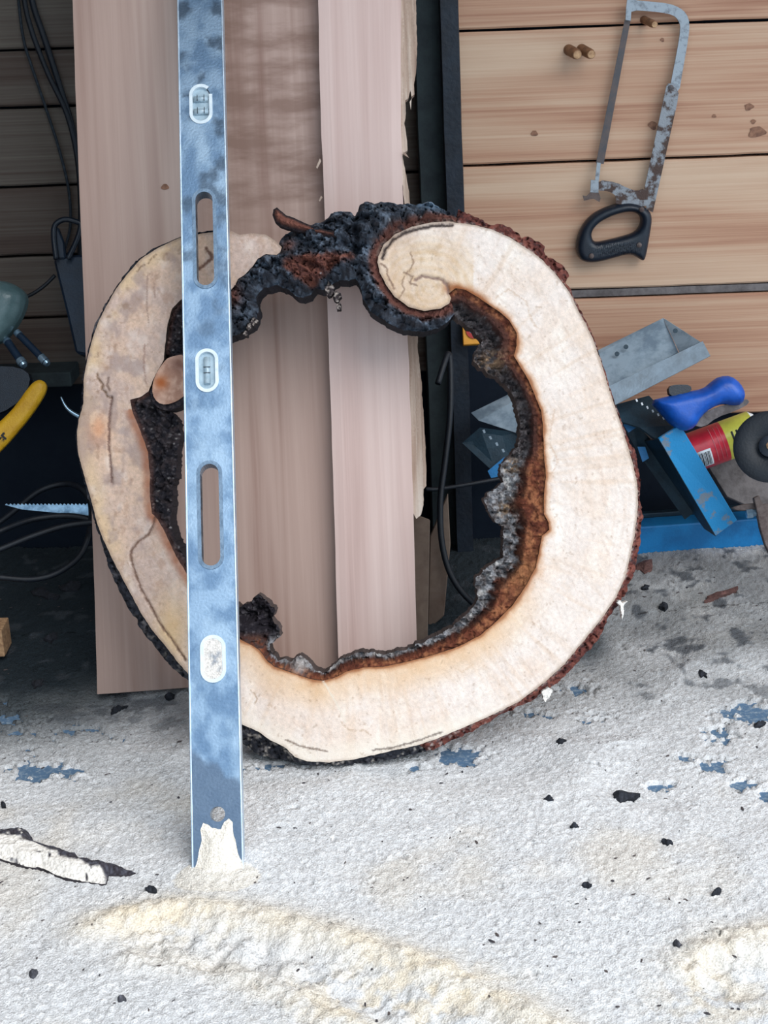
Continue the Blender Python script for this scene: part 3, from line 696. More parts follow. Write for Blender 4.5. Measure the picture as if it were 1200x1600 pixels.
# bark around the outside
def out_z(lim):
    def f(x, y):
        do = pdist(x, y, wo_l)
        cv, ce = cells(x / 15, y / 15, 37)
        z = -.003 - .0007 * np.clip(do, 0, 40) + (.008 * (bark_noise(x, y, 31, 14, 14) - .62) + .010 * (cv - .55) - .005 * sstep(.12, 0, ce)) * sstep(0, 8, do)
        return np.where(inside(x, y, WO + WI), -.009, z)
    return f
def col_right(x, y):
    n = fbm(x / 10, y / 10, 33); m = fbm(x / 4, y / 4, 34); do = pdist(x, y, wo_l)
    c = mix((128, 76, 66), (92, 50, 46), sstep(.3, .7, n)); c = mix(c, (52, 40, 44), sstep(.55, .75, m) * .8)
    c = mix(c, (226, 214, 204), sstep(5, 1, do) * sstep(.45, .6, m) * .6)
    c = mix(c, (200, 190, 184), sstep(.6, .75, fbm(x / 5 + 3, y / 5, 36)) * sstep(1080, 1150, y) * .8)
    return c
def col_left(x, y):
    n = fbm(x / 9, y / 9, 43); m = fbm(x / 4, y / 4, 44)
    c = mix((44, 46, 54), (82, 80, 84), sstep(.45, .75, n)); c = mix(c, (30, 30, 36), sstep(.5, .7, m) * .7)
    c = mix(c, (206, 196, 184), sstep(.6, .74, fbm(x / 6, y / 5, 46)) * sstep(1090, 1150, y) * .8)
    c = mix(c, (150, 142, 132), sstep(.58, .72, fbm(x / 8, y / 6, 47)) * sstep(940, 1010, y) * (x < 300) * .6)
    return c
def sub(a, b):
    i = min(range(len(WO)), key=lambda k: math.hypot(WO[k][0] - a[0], WO[k][1] - a[1])); j = min(range(len(WO)), key=lambda k: math.hypot(WO[k][0] - b[0], WO[k][1] - b[1]))
    return WO[i:j + 1]
def inset(L, d, c=(560, 760)):
    return [(x + (c[0] - x) * d / math.hypot(c[0] - x, c[1] - y), y + (c[1] - y) * d / math.hypot(c[0] - x, c[1] - y)) for x, y in L]
pr = rough(resample(S_RIGHT, 3, False), 2.6, .13, 51) + inset(sub((716, 348), (650, 1165)), 7)[::-1]
relief('outer_bark', pr, RINGP, M_BARK, ring, step=3, zf=out_z(0), cf=col_right, thick=.075, side=(84, 50, 44))
pll = rough(resample(S_LEFT, 3, False), 1.6, .12, 52) + inset(sub((650, 1165), (359, 360)), 7)[::-1]
relief('outer_bark', pll, RINGP, M_BARK, ring, step=3, zf=out_z(0), cf=col_left, thick=.075, side=(46, 44, 48))
# crust and char lining the hollow
WIR = WI[36:]
def ib_f(x, y):
    a = pdist(x, y, WI + [WO[0]]); b = pdist(x, y, S_VOID); return a / (a + b + 1e-6), a, b
def ib_z(x, y):
    f, a, b = ib_f(x, y)
    st = sstep(.42, .62, f)
    z = -.004 - .010 * f - .020 * st + (.004 + .020 * st) * (bark_noise(x, y, 61, 13, 9) - .62) * sstep(0, 7, a)
    cv, ce = cells(x / 12, y / 8, 65)
    return z - .003 * sstep(.5, .7, vnoise(x / 11, y / 5, 62)) * (1 - st) + .014 * (cv - .5) * st
def ib_c(x, y):
    f, a, b = ib_f(x, y); n = fbm(x / 9, y / 9, 63); m = fbm(x / 4, y / 4, 64)
    c = mix((150, 96, 66), (106, 58, 42), sstep(.35, .6, n)); c = mix(c, (74, 38, 30), sstep(.5, .7, m) * .8)
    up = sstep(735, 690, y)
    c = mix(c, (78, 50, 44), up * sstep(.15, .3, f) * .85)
    c = mix(c, (168, 118, 78), np.exp(-((x - 815) / 30) ** 2 - ((y - 895) / 40) ** 2) * .6)
    low = sstep(960, 1000, y)
    th = .56 - .1 * up + .06 * low + .18 * (n - .5) * 2
    crust = mix((150, 150, 154), (104, 98, 98), sstep(.4, .65, m)); crust = mix(crust, (188, 186, 184), sstep(.6, .75, n))
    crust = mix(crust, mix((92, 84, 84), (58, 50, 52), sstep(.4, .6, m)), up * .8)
    c = mix(c, (54, 34, 32), np.exp(-((f - th) / .09) ** 2) * .7)
    c = mix(c, crust, sstep(th, th + .1, f))
    tan = np.exp(-((x - 770) / 26) ** 2 - ((y - 562) / 16) ** 2) + np.exp(-((x - 803) / 10) ** 2 - ((y - 728) / 12) ** 2) + np.exp(-((x - 795) / 12) ** 2 - ((y - 795) / 14) ** 2)
    c = mix(c, (164, 134, 106), np.clip(tan, 0, 1) * sstep(.4, .6, m))
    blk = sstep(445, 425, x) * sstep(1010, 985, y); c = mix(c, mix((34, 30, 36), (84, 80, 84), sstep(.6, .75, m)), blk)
    c = mix(c, (66, 62, 64), sstep(490, 470, x) * (y > 1000) * .6 * sstep(.4, .6, m))
    c = mix(c, (178, 172, 170), np.exp(-((x - 468) / 14) ** 2 - ((y - 1040) / 12) ** 2))
    return c
void_r = rough(resample(S_VOID, 2.6, False), 4.5, .17, 71)
ibp = void_r + [(288, 890)] + WI[35:] + [(701, 458), (704, 474)]
relief('charred_lining', ibp, RINGP, M_BARK, ring, step=2.6, zf=ib_z, cf=ib_c, thick=.08, side=(86, 76, 74))
def ibl_z(x, y):
    a = pdist(x, y, WI); cv, ce = cells(x / 9, y / 9, 87); return -.002 - .0006 * a + (.010 * (bark_noise(x, y, 81, 8, 8) - .6) + .014 * (cv - .5)) * sstep(0, 8, a)
def ibl_c(x, y):
    a = pdist(x, y, WI); n = fbm(x / 7, y / 7, 82); m = fbm(x / 2.6, y / 2.6, 83)
    c = mix((58, 50, 52), (34, 32, 38), sstep(.35, .6, n)); c = mix(c, (98, 92, 94), sstep(.58, .72, m) * .7); c = mix(c, (190, 184, 180), sstep(.74, .82, m) * .7)
    return mix(c, (112, 66, 52), sstep(9, 2, a) * .5 * (n + .3))
vl = rough(resample(S_VLEFT, 2.6, False), 4, .2, 84)
relief('charred_lining', vl + [(232, 611)] + WI[21:36] + [(289, 884)], RINGP, M_BARK, ring, step=2.6, zf=ibl_z, cf=ibl_c, thick=.075, side=(44, 40, 44))
relief('charred_lining', rough(resample([(284, 464), (300, 460), (340, 456), (364, 450), (364, 524), (330, 534), (292, 554), (262, 558), (255, 548), (257, 530), (260, 506), (268, 481)], 3), 1.2, .15, 85), RINGP, M_BARK, ring, step=2.8,
       zf=lambda x, y: -.016 + .016 * (bark_noise(x, y, 86, 9, 9) - .6), cf=ibl_c, thick=.075, side=(34, 32, 38))
# small inner curl with its own rim of bark
CURL = [(245, 582), (256, 566), (264, 558), (290, 553), (300, 580), (298, 612), (286, 620), (277, 627), (259, 633), (246, 629), (238, 616), (239, 598)]
def curl_c(x, y):
    n = fbm(x / 9, y / 9, 91); q = np.hypot(x - 268, y - 590)
    c = mix((206, 168, 148), (180, 138, 118), sstep(.4, .6, n)); c = mix(c, (160, 120, 102), (.5 + .5 * np.sin(q / 1.8)) * .3)
    c = mix(c, (172, 96, 54), np.exp(-((x - 252) / 10) ** 2 - ((y - 598) / 10) ** 2)); return mix(c, (120, 84, 74), np.exp(-((x - 278) / 14) ** 2 - ((y - 570) / 12) ** 2) * .7)
relief('inner_curl', smooth(CURL, 1), RINGP, M_FACE, ring, step=2.4, zf=lambda x, y: .001 + .001 * fbm(x / 9, y / 9, 3), cf=curl_c, thick=.07, side=(70, 50, 44))
relief('curl_bark', smooth([(233, 610), (240, 602), (246, 622), (262, 628), (284, 618), (300, 606), (302, 622), (280, 636), (262, 642), (246, 638), (236, 626)], 1), RINGP, M_BARK, ring, step=2.5,
       zf=lambda x, y: -.004 + .004 * (bark_noise(x, y, 92) - .6), cf=lambda x, y: mix((40, 36, 42), (74, 66, 68), sstep(.4, .7, fbm(x / 5, y / 5, 93))), thick=.06, side=(36, 34, 40))
# bark bridge across the top, wrapping the scroll
SCR = [(705, 466), (702, 476), (689, 484), (662, 488), (638, 481), (617, 466), (602, 445), (592, 427), (588, 410), (590, 400), (598, 382), (616, 365), (644, 353), (671, 347), (698, 345), (716, 347)]
SCRI = [(701, 460), (698, 470), (686, 477), (662, 480), (641, 473), (623, 460), (608, 440), (600, 424), (596, 410), (597, 402), (604, 387), (620, 372), (646, 360), (672, 354), (698, 352), (716, 354)]
TIPI = [(436, 378), (434, 390), (428, 394), (414, 392), (400, 399), (390, 412), (380, 423), (366, 432), (354, 450)]
bridge = rough(resample(S_BRTOP, 3, False), 2.6, .13, 101) + TIPI + rough(resample(S_BRBOT, 3, False), 2.6, .15, 102) + SCRI
RED1 = [(446, 412), (470, 402), (510, 398), (548, 398), (552, 405), (520, 416), (506, 428), (498, 440), (484, 446), (466, 436), (452, 424)]
def br_z(x, y):
    a = np.minimum(pdist(x, y, SCR), pdist(x, y, TIPI))
    edge = np.minimum(pdist(x, y, S_BRTOP), pdist(x, y, S_BRBOT))
    col = np.exp(-((x - 590) / 50) ** 2 - ((y - 350) / 38) ** 2)
    z = -.006 + .020 * sstep(0, 22, a) * sstep(0, 16, edge) + .022 * col * sstep(4, 22, a)
    z = z + .014 * (ridged((x + .5 * y) / 20, (y - .4 * x) / 13, 111, 4) - .60) * sstep(2, 10, a) + .006 * (ridged(x / 5, y / 5, 112, 2) - .6)
    z = z - .014 * np.exp(-((x - 557) / 5) ** 2) * (y < 400)
    qx, qy = x + 6 * (fbm(x / 12, y / 12, 116) - .5), y + 6 * (fbm(x / 12, y / 12, 117) - .5)
    cv, ce = cells((qx + .6 * qy) / 24, (qy - .5 * qx) / 12, 118)
    z = z + (.026 * (cv - .5) - .008 * sstep(.16, 0, ce)) * sstep(3, 12, a) * sstep(0, 10, edge)
    return np.where(inside(x, y, WO + WI), -.009, z - .012 * sstep(10, 2, edge))
def br_c(x, y):
    a = pdist(x, y, SCR); n = fbm(x / 12, y / 12, 113); m = fbm(x / 4.5, y / 4.5, 114)
    c = mix((54, 60, 70), (98, 108, 122), sstep(.40, .66, n)); c = mix(c, (34, 34, 40), sstep(.45, .65, m) * .65)  # charcoal bark with blue-grey highlights painted in
    c = mix(c, (112, 136, 158), np.exp(-((x - 672) / 20) ** 2 - ((y - 320) / 9) ** 2) * .9)
    rd = sstep(17, 8, a) * sstep(.3, .5, n + .12); c = mix(c, mix((126, 78, 64), (92, 54, 48), m), rd * .9)
    c = mix(c, (170, 156, 144), sstep(6, 2, a) * sstep(.4, .6, m) * .5 * (y < 400))
    c = mix(c, mix((124, 74, 60), (84, 48, 42), sstep(.4, .6, m)), sstep(6, -4, 16 * (n - .5) + np.where(inside(x, y, RED1), -pdist(x, y, RED1 + [RED1[0]]), pdist(x, y, RED1 + [RED1[0]]))) * .9)
    c = mix(c, (112, 68, 58), np.exp(-((x - 450) / 12) ** 2 - ((y - 385) / 10) ** 2) * .8)
    c = mix(c, (118, 70, 58), np.exp(-((x - 366) / 12) ** 2 - ((y - 462) / 16) ** 2) * .8)
    c = mix(c, (196, 200, 204), sstep(.82, .88, fbm(x / 3, y / 3, 115)) * .7)
    return c
relief('bark_bridge', bridge, RINGP, M_BARK, ring, step=2.5, zf=br_z, cf=br_c, thick=.08, side=(40, 40, 46))
SPUR = [(427, 340), (429, 331), (434, 328), (440, 333), (448, 340), (462, 345), (474, 351), (490, 357), (508, 362), (526, 366), (540, 371), (534, 377), (516, 374), (496, 371), (474, 367), (454, 362), (440, 358), (431, 350)]
def spur_c(x, y):
    e = pdist(x, y, SPUR + [SPUR[0]]); m = fbm(x / 5, y / 5, 121)
    return mix((34, 30, 34), mix((128, 82, 68), (96, 58, 50), m), sstep(1, 6, e))
relief('bark_spur', rough(resample(SPUR, 3), 1.0, .2, 122), RINGP, M_BARK, ring, step=2.4, zf=lambda x, y: .018 + .008 * sstep(0, 8, pdist(x, y, SPUR + [SPUR[0]])) + .003 * (bark_noise(x, y, 123, 5, 5) - .6), cf=spur_c, thick=-.002, side=(40, 34, 38))
# crumbs of rotten bark hanging below the bridge, dust tufts caught on the rim
for k, (x, y, r) in enumerate([(514, 452, 9), (526, 462, 7), (529, 478, 5), (388, 508, 5), (383, 520, 4), (396, 500, 6)]):
    pts = [(x + r * math.cos(a) * (.6 + .6 * random.random()), y + r * 1.3 * math.sin(a) * (.6 + .6 * random.random())) for a in np.linspace(0, 2 * math.pi, 11, endpoint=False)]
    relief('hanging_crumb', pts, RINGP, M_BARK, ring, step=2, zf=lambda x, y: -.008 + .01 * (bark_noise(x, y, 131, 4, 4) - .5), cf=lambda x, y: mix((60, 52, 54), (170, 158, 150), sstep(.45, .65, fbm(x / 2.5, y / 2.5, 132))), thick=.03, side=(50, 46, 48))
for k, pts in enumerate([[(964, 941), (968, 937), (972, 942), (980, 939), (974, 946), (974, 958), (972, 968), (970, 958), (969, 948)], [(846, 1080), (856, 1074), (864, 1078), (860, 1086), (852, 1096), (848, 1090)]]):
    relief('sawdust_tuft', rough(resample(pts, 1.5), 1.6, .5, 140 + k), RINGP, M_DUST, ring, step=1.8, zf=lambda x, y: .002 + .004 * fbm(x / 3, y / 3, 5), cf=lambda x, y: mix((232, 226, 220), (250, 246, 240), fbm(x / 2, y / 2, 6)), thick=.012, side=(220, 214, 208))

# ------------------------------------------------------------------ spirit level
b0 = at_depth(np.float64(340.5), np.float64(1374), 2.350 / 1.345); t0 = at_depth(np.float64(312), np.float64(0), 2.003)
b0[2] = max(b0[2], 0.0)
dv = t0 - b0; ln_ = math.hypot(dv[1], dv[2]); lean = math.atan2(dv[1], dv[2]); spin = -math.atan2(dv[0], ln_)
LP = Plane(b0, lean, spin)
lev = empty('spirit_level', LP, 'long dusty aluminium spirit level leaning against the log slice', 'spirit level')
HW = .0300; LT = .022; LL = 1.26
def luv(px, py): u, v = LP.uv(np.float64(px), np.float64(py)); return float(u), float(v)
def stadium(cx, cy, hw, hh, n=14):
    r = hw; c = hh - r
    return [(cx + r * math.cos(a), cy + c + r * math.sin(a)) for a in np.linspace(0, math.pi, n)] + [(cx + r * math.cos(a), cy - c + r * math.sin(a)) for a in np.linspace(math.pi, 2 * math.pi, n)]
def stad_px(px, y0, y1, w):
    u0, v0 = luv(px, y0); u1, v1 = luv(px, y1); ua, va = luv(px - w / 2, (y0 + y1) / 2); ub, vb = luv(px + w / 2, (y0 + y1) / 2)
    return (u0 + u1) / 2, (v0 + v1) / 2, (ub - ua) / 2, (v0 - v1) / 2
slots = [stad_px(320, 300, 446, 27), stad_px(328.5, 725, 884, 29)]
vials = [stad_px(314, 132, 194, 36), stad_px(323.5, 545, 613, 36), stad_px(333, 992, 1067, 40)]
hu, hv = luv(340, 1272); hr = .0088
circ = [(hu + hr * math.cos(a), hv + hr * math.sin(a)) for a in np.linspace(0, 2 * math.pi, 24, endpoint=False)]
holes = [stadium(*s) for s in slots] + [stadium(v[0], v[1], v[2] * .80, v[3] * .88) for v in vials] + [circ]
def lev_c(x, y):
    n = fbm(x * 60, y * 45, 181, 5); m = fbm(x * 25 + 7, y * 14, 182, 4)
    c = mix((138, 162, 186), (102, 128, 156), sstep(.35, .65, n)); c = mix(c, (172, 192, 208), sstep(.5, .7, m) * .35)
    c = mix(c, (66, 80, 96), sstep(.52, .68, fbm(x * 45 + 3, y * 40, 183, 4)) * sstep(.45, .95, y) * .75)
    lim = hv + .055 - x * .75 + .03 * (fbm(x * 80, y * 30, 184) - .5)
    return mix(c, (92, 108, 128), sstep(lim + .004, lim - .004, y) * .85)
M_LEVEL = m_vcol('level_metal', .4, 300, .0002, .08, .5); M_LEVEL.node_tree.nodes['Principled BSDF'].inputs['Metallic'].default_value = .8
relief('level_body', [(-HW + .0018, -.0), (HW - .0018, -.0), (HW - .0018, LL), (-HW + .0018, LL)], LP, M_LEVEL, lev, step=.005, edge=.005, cf=lev_c, side=(150, 165, 180), zf=lambda x, y: 0 * x, thick=LT - .004, holes=holes, pxspace=False, sm=False)
for s in (-1, 1):
    box('edge_rail', (s * (HW - .0009), LL / 2, -LT / 2 + .0005), (.0020, LL, LT + .001), M_ALUED, lev, bev=.0005)
def ring_mesh(name, s, wid, z, h, mat, gap=None, parent=lev):
    o = stadium(*s, n=18); i = stadium(s[0], s[1], s[2] - wid, s[3] - wid, n=18); n = len(o)
    V = [(x, y, z) for x, y in o] + [(x, y, z) for x, y in i] + [(x, y, z - h) for x, y in o] + [(x, y, z - h) for x, y in i]; F = []
    for k in range(n):
        j = (k + 1) % n
        if gap and gap(*o[k]): continue
        F += [(k, j, n + j, n + k), (2 * n + k, 2 * n + j, j, k), (n + k, n + j, 3 * n + j, 3 * n + k)]
    return mesh(name, V, F, mat, parent)
for s in slots:
    ring_mesh('slot_lip', (s[0], s[1], s[2] + .0045, s[3] + .0045), .0045, .0012, LT - .002, M_ALUSLOT)
for k, s in enumerate(vials):
    fr = ring_mesh('vial_frame', s, .0042, .0016, .012, M_VFRAME, gap=(lambda x, y: x > s[0] + s[2] * .7 and s[1] - s[3] * .05 < y < s[1] + s[3] * .75) if k == 0 else None)
    win = stadium(s[0], s[1], s[2] - .004, s[3] - .004)
    relief('vial_window', win, LP, M_DUST if k == 2 else M_VIAL, lev, step=.004, edge=.003, zf=lambda x, y: (-.003 if k < 2 else .0005) + .0012 * fbm(x * 300, y * 300, 3) * (k == 2),
           cf=(lambda x, y: mix((232, 226, 220), (120, 130, 146), sstep(.55, .75, fbm(x * 130, y * 130, 151)) * .8)) if k == 2 else None, thick=.008, pxspace=False, sm=False)
    if k < 2:
        for dy in ((-.010, .008) if k == 0 else (0.0,)):
            r = .0042
            L = [tuple(LP.wrl(s[0] + q * s[2] * .62, s[1] + dy, -.0015)) for q in (-1, 1)] if k == 0 else [tuple(LP.wrl(s[0], s[1] + q * s[3] * .6, -.0015)) for q in (-1, 1)]
            v = tube('vial', [LP.loc(np.array(p)) for p in L], r, M_VIAL, lev, sides=12, curve=False)
            for q in (-.3, .3):
                if k == 0: box('vial_mark', (s[0] + q * s[2], s[1] + dy, .0024), (.0008, .0088, .0012), M_VLINE, v)
                else: box('vial_mark', (s[0], s[1] + q * s[3] * .45, .0024), (.0088, .0008, .0012), M_VLINE, v)
DUSTP = [(301, 1382), (303, 1362), (307, 1350), (311, 1332), (315, 1312), (313, 1296), (318, 1286), (326, 1289), (332, 1294), (345, 1296), (351, 1284), (358, 1279), (364, 1285), (364, 1300), (369, 1318), (372, 1334), (378, 1346), (381, 1364), (382, 1382)]
dl = relief('caked_sawdust', rough(resample(DUSTP, 2), 1.2, .2, 161), LP, M_DUST, lev, step=1.8, zf=lambda x, y: .0006 + .006 * sstep(0, 24, pdist(x, y, DUSTP[1:-1])) + .0016 * fbm(x / 2, y / 2, 162), cf=lambda x, y: mix((236, 226, 212), (252, 246, 236), fbm(x / 2, y / 2, 163)), thick=-.0001, side=(240, 230, 216))
dl['kind'] = 'stuff'

# ------------------------------------------------------------------ hacksaw on the wall
HP = Plane(on_wall(np.float64(1000), np.float64(320), YW - .014), 0)
hs = empty('hacksaw', HP, 'worn chrome hacksaw with black D-shaped handle hanging on the planks', 'hacksaw')
def hp(name, pts, w, th, mat, parent=hs, holes=(), step=3, zf=None):
    return relief(name, pts, HP, mat, parent, step=step, zf=zf or (lambda x, y: w + 0 * x), thick=th - w, holes=holes, sm=zf is not None)
hp('upper_frame', smooth([(990, 0), (1011, 2), (1043, 5), (1060, 11), (1072, 21), (1077, 36), (1075, 59), (1066, 110), (1060, 146), (1046, 140), (1047, 132), (1057, 81), (1063, 44), (1060, 32), (1051, 23), (1030, 19), (1009, 17), (990, 16)], 1), .004, .004, M_CHROME)
hp('lower_frame', [(1040, 134), (1043, 130), (1052, 130), (1059, 145), (1057, 160), (1038, 246), (1019, 331), (1009, 326), (1006, 293)], .007, .002, M_RUSTY)
hp('blade_arm', smooth([(933, 280), (962, 284), (979, 293), (994, 298), (1006, 293), (1017, 312), (1013, 322), (960, 320), (962, 306), (955, 300), (945, 297), (933, 297)], 1), .008, .003, M_RUSTY)
bl = hp('saw_blade', [(976, 30), (985, 31), (943, 256), (931, 255)], .002, .0015, M_BLADE)
hp('end_bracket', [(979, -4), (993, -4), (994, 16), (985, 18), (984, 32), (976, 31), (977, 12)], .009, .003, M_CHROME)
hp('tension_pin', [(932, 253), (938, 254), (935, 282), (929, 281)], .006, .002, M_CHROME)
hp('tension_block', [(922, 280), (934, 281), (934, 300), (921, 300)], .010, .004, M_CHROME)
hp('wing_nut', [(921, 299), (934, 300), (937, 308), (935, 314), (926, 309), (919, 310), (911, 312), (909, 304), (915, 305)], .012, .002, M_RUST)
HO = smooth([(966, 317), (987, 315), (1009, 323), (1019, 337), (1015, 365), (1008, 404), (1003, 407), (996, 402), (983, 395), (953, 404), (928, 410), (909, 408), (900, 395), (900, 374), (911, 348), (932, 329)], 2)
HH = smooth([(928, 379), (923, 368), (926, 357), (938, 345), (962, 334), (987, 329), (1000, 336), (1001, 349), (993, 363), (970, 370), (945, 376)], 2)
def hz_(x, y):
    e = np.minimum(pdist(x, y, HO + [HO[0]]), pdist(x, y, HH + [HH[0]]))
    gr = .0016 * np.sin((x * .97 - y * .2) * 2.0) * (np.exp(-((x - 962) / 34) ** 4 - ((y - 387) / 9) ** 4))
    return .004 + .012 * np.sqrt(np.clip(1 - (1 - np.clip(e / 11, 0, 1)) ** 2, 0, 1)) + gr
hp('handle', HO, 0, .004, M_BLACKP, holes=[HH], step=1.6, zf=hz_)
for (x, y) in ((1000, 325), (996, 380), (922, 397)):
    u, v = HP.uv(np.float64(x), np.float64(y)); lathe('rivet', [(0, .0042), (.004, .0042), (.0052, .002), (.0054, 0)], (u, v, .0145), (0, 0, 1), M_RUST, hs, 14)
u, v = HP.uv(np.float64(1047), np.float64(136)); lathe('frame_rivet', [(0, .004), (.002, .004), (.003, 0)], (u, v, .007), (0, 0, 1), M_BLADE, hs, 14)
# dowels driven into the wall
for (x, y, r, L, lab) in ((889, 78, 8.5, .045, 'left of two short dowel stubs in the plank'), (909, 77, 8, .05, 'right of two short dowel stubs in the plank'), (1006, 31, 6, .05, 'wooden peg the hacksaw frame hangs from')):
    O = on_wall(np.float64(x), np.float64(y), YW); rr = r / 2350 * 2.5
    e = empty('wall_dowel', O, lab, 'dowel')
    lathe('shaft', [(-.01, rr), (L * .85, rr * .95), (L, rr * .8)], O, (.18, -1, -.12), M_DOWEL, e, 16, org=O)
    ax = Vector((.18, -1, -.12)).normalized(); lathe('cut_end', [(0, rr * .72), (.0008, rr * .7), (.001, 0)], np.array(O) + np.array(ax) * L, ax, M_DOWELEND, e, 16, org=O)

# ------------------------------------------------------------------ tools right of the slice
def A(x, y, D): return at_depth(np.float64(x), np.float64(y), D)
def slab_board(name, q, D, thick, mat, label, cat):
    base = A(np.mean([p[0] for p in q]), max(p[1] for p in q), D); o = plate(name, [(x, y, D) for x, y in q], thick, mat, None, base, .001); o.location = base; return tag(o, label, cat)
# added dark panel, stands in for the dark hollow behind the ring
z0_, x0_, x1_ = zw(800, 452), xw(722, 700), xw(885, 700)
o = box('added_dark_hollow_panel', (0, 0, 0), (x1_ - x0_, .018, z0_), M_DKBOARD, None, bev=.002); o.location = ((x0_ + x1_) / 2, YW - .012, z0_ / 2 + .004)
tag(o, 'added dark panel standing in for the dark hollow inside the ring opening', 'board')
# orange card box
cb = A(741, 538, 2.50); e = empty('card_box', cb, 'small orange card box with red and blue print behind the ring', 'box')
plate('box_front', [(722, 496, 2.50), (755, 494, 2.50), (755, 537, 2.50), (724, 539, 2.50)], .02, M_ORANGE, e, cb, .001)
pc = Plane(A(742, 520, 2.498), PITCH)
def print_(name, pts, mat, parent, pl, org, z=.0006):
    o = relief(name, pts, pl, mat, None, step=4, zf=lambda x, y: z + 0 * x, thick=0.0, sm=False); o.parent = parent
    o.matrix_parent_inverse = Matrix.Identity(4); o.matrix_local = Matrix.Translation(-Vector([float(v) for v in org])) @ pl.M; return o
print_('red_print', [(740 + 12 * math.cos(a), 516 + 13 * math.sin(a)) for a in np.linspace(0, 6.28, 18, endpoint=False)], M_REDPRINT, e, pc, cb)
print_('blue_print', [(734, 520), (738, 512), (741, 516), (746, 508), (750, 513), (756, 514), (754, 524), (757, 530), (749, 526), (742, 528), (743, 521)], M_SKYPRINT, e, pc, cb, .0012)
# galvanised trough
tb = A(900, 640, 2.46); tr = empty('metal_trough', tb, 'folded galvanised metal trough propped behind the ring, rising to the right', 'trough')
plate('back_panel', [(736, 645, 2.50), (1036, 497, 2.515), (1060, 550, 2.475), (952, 606, 2.46), (815, 679, 2.45), (748, 657, 2.48)], .0015, M_GALV, tr, tb)
plate('end_panel', [(1036, 497, 2.515), (1042, 500, 2.513), (1094, 534, 2.44), (1062, 552, 2.46)], .0015, M_GALV, tr, tb)
plate('front_lip', [(815, 668, 2.44), (952, 603, 2.44), (1098, 533, 2.44), (1110, 556, 2.43), (961, 633, 2.43), (824, 704, 2.43)], .0015, M_GALVDULL, tr, tb)
plate('trough_floor', [(815, 679, 2.45), (1060, 551, 2.475), (1108, 556, 2.431), (824, 704, 2.431)], .001, M_GALV, tr, tb)
for (x, y) in ((1055, 517), (964, 553), (978, 542)):
    u = A(x, y, 2.468 if x > 1000 else 2.484); lathe('screw_hole', [(0, .004), (.0006, .004)], u, -FWD, M_DKTEAL, tr, 12, org=tb)
# blue mitre frame
mb = A(1090, 860, 2.58); mf = empty('mitre_frame', mb, 'blue and dark steel mitre frame lying folded beside the ring', 'tool')
plate('scale_plate', [(955, 634, 2.47), (1014, 618, 2.50), (1058, 664, 2.47), (1030, 690, 2.45), (1000, 668, 2.45), (960, 655, 2.45)], .003, M_DKTEAL, mf, mb)
for k in range(7):
    x = 994 + 8.4 * k; y = 624 + 5.6 * k
    plate('scale_mark', [(x - 1.2, y, 2.44), (x + 1.2, y - 1, 2.44), (x + 3, y + 3, 2.44), (x + .6, y + 4, 2.44)], .0004, M_WHITE, mf, mb)
plate('arm', [(1029, 686, 2.42), (1063, 664, 2.415), (1152, 813, 2.50), (1118, 838, 2.50)], .006, M_BLUEWORN, mf, mb, .001)
plate('arm_side', [(1029, 686, 2.42), (1118, 838, 2.50), (1100, 826, 2.54), (1005, 690, 2.50)], .004, M_DKTEAL, mf, mb)
plate('brace', [(962, 646, 2.48), (985, 652, 2.48), (1020, 690, 2.49), (1085, 800, 2.53), (1070, 812, 2.54), (1000, 712, 2.51)], .005, M_DKTEAL, mf, mb)
plate('brace_tab', [(974, 664, 2.47), (984, 656, 2.47), (994, 668, 2.47), (982, 676, 2.47)], .003, M_BLUE, mf, mb)
plate('brace_tab', [(996, 698, 2.49), (1008, 698, 2.49), (1014, 716, 2.49), (1004, 722, 2.49)], .003, M_BLUE, mf, mb)
plate('scale_plate', [(750, 668, 2.46), (812, 676, 2.46), (822, 712, 2.46), (776, 742, 2.46), (722, 692, 2.47)], .003, M_DKTEAL, mf, mb)
plate('brace_tab', [(762, 736, 2.45), (788, 714, 2.45), (796, 738, 2.45), (768, 748, 2.45)], .003, M_BLUE, mf, mb)
for k in range(4): 
    x = 755 + 10 * k; y = 672 + 10 * k
    plate('scale_mark', [(x - 1.5, y, 2.44), (x + 2, y - 1, 2.44), (x + 4, y + 4, 2.44), (x + 1, y + 5, 2.44)], .0004, M_GALVDULL, mf, mb)
# blue base bar lying on the floor
bA = A(880, 880, 2.60); 
p0 = on_floor(np.float64(985), np.float64(868), .022); p1 = on_floor(np.float64(1290), np.float64(846), .022)
e = empty('base_bar', p0, 'bright blue steel bar lying on the floor under the mitre frame', 'bar')
d = p1 - p0; Lb = np.linalg.norm(d); ang = math.atan2(d[1], d[0])
R = Matrix.Rotation(ang, 4, 'Z')
box('bar', tuple(R @ Vector((Lb / 2 - .06, .022, .026))), (Lb + .12, .044, .052), M_BLUE, e, rot=R, bev=.003)
box('bar_lip', tuple(R @ Vector((Lb / 2 - .06, .052, .030))), (Lb + .12, .014, .058), M_DKTEAL, e, rot=R, bev=.002)
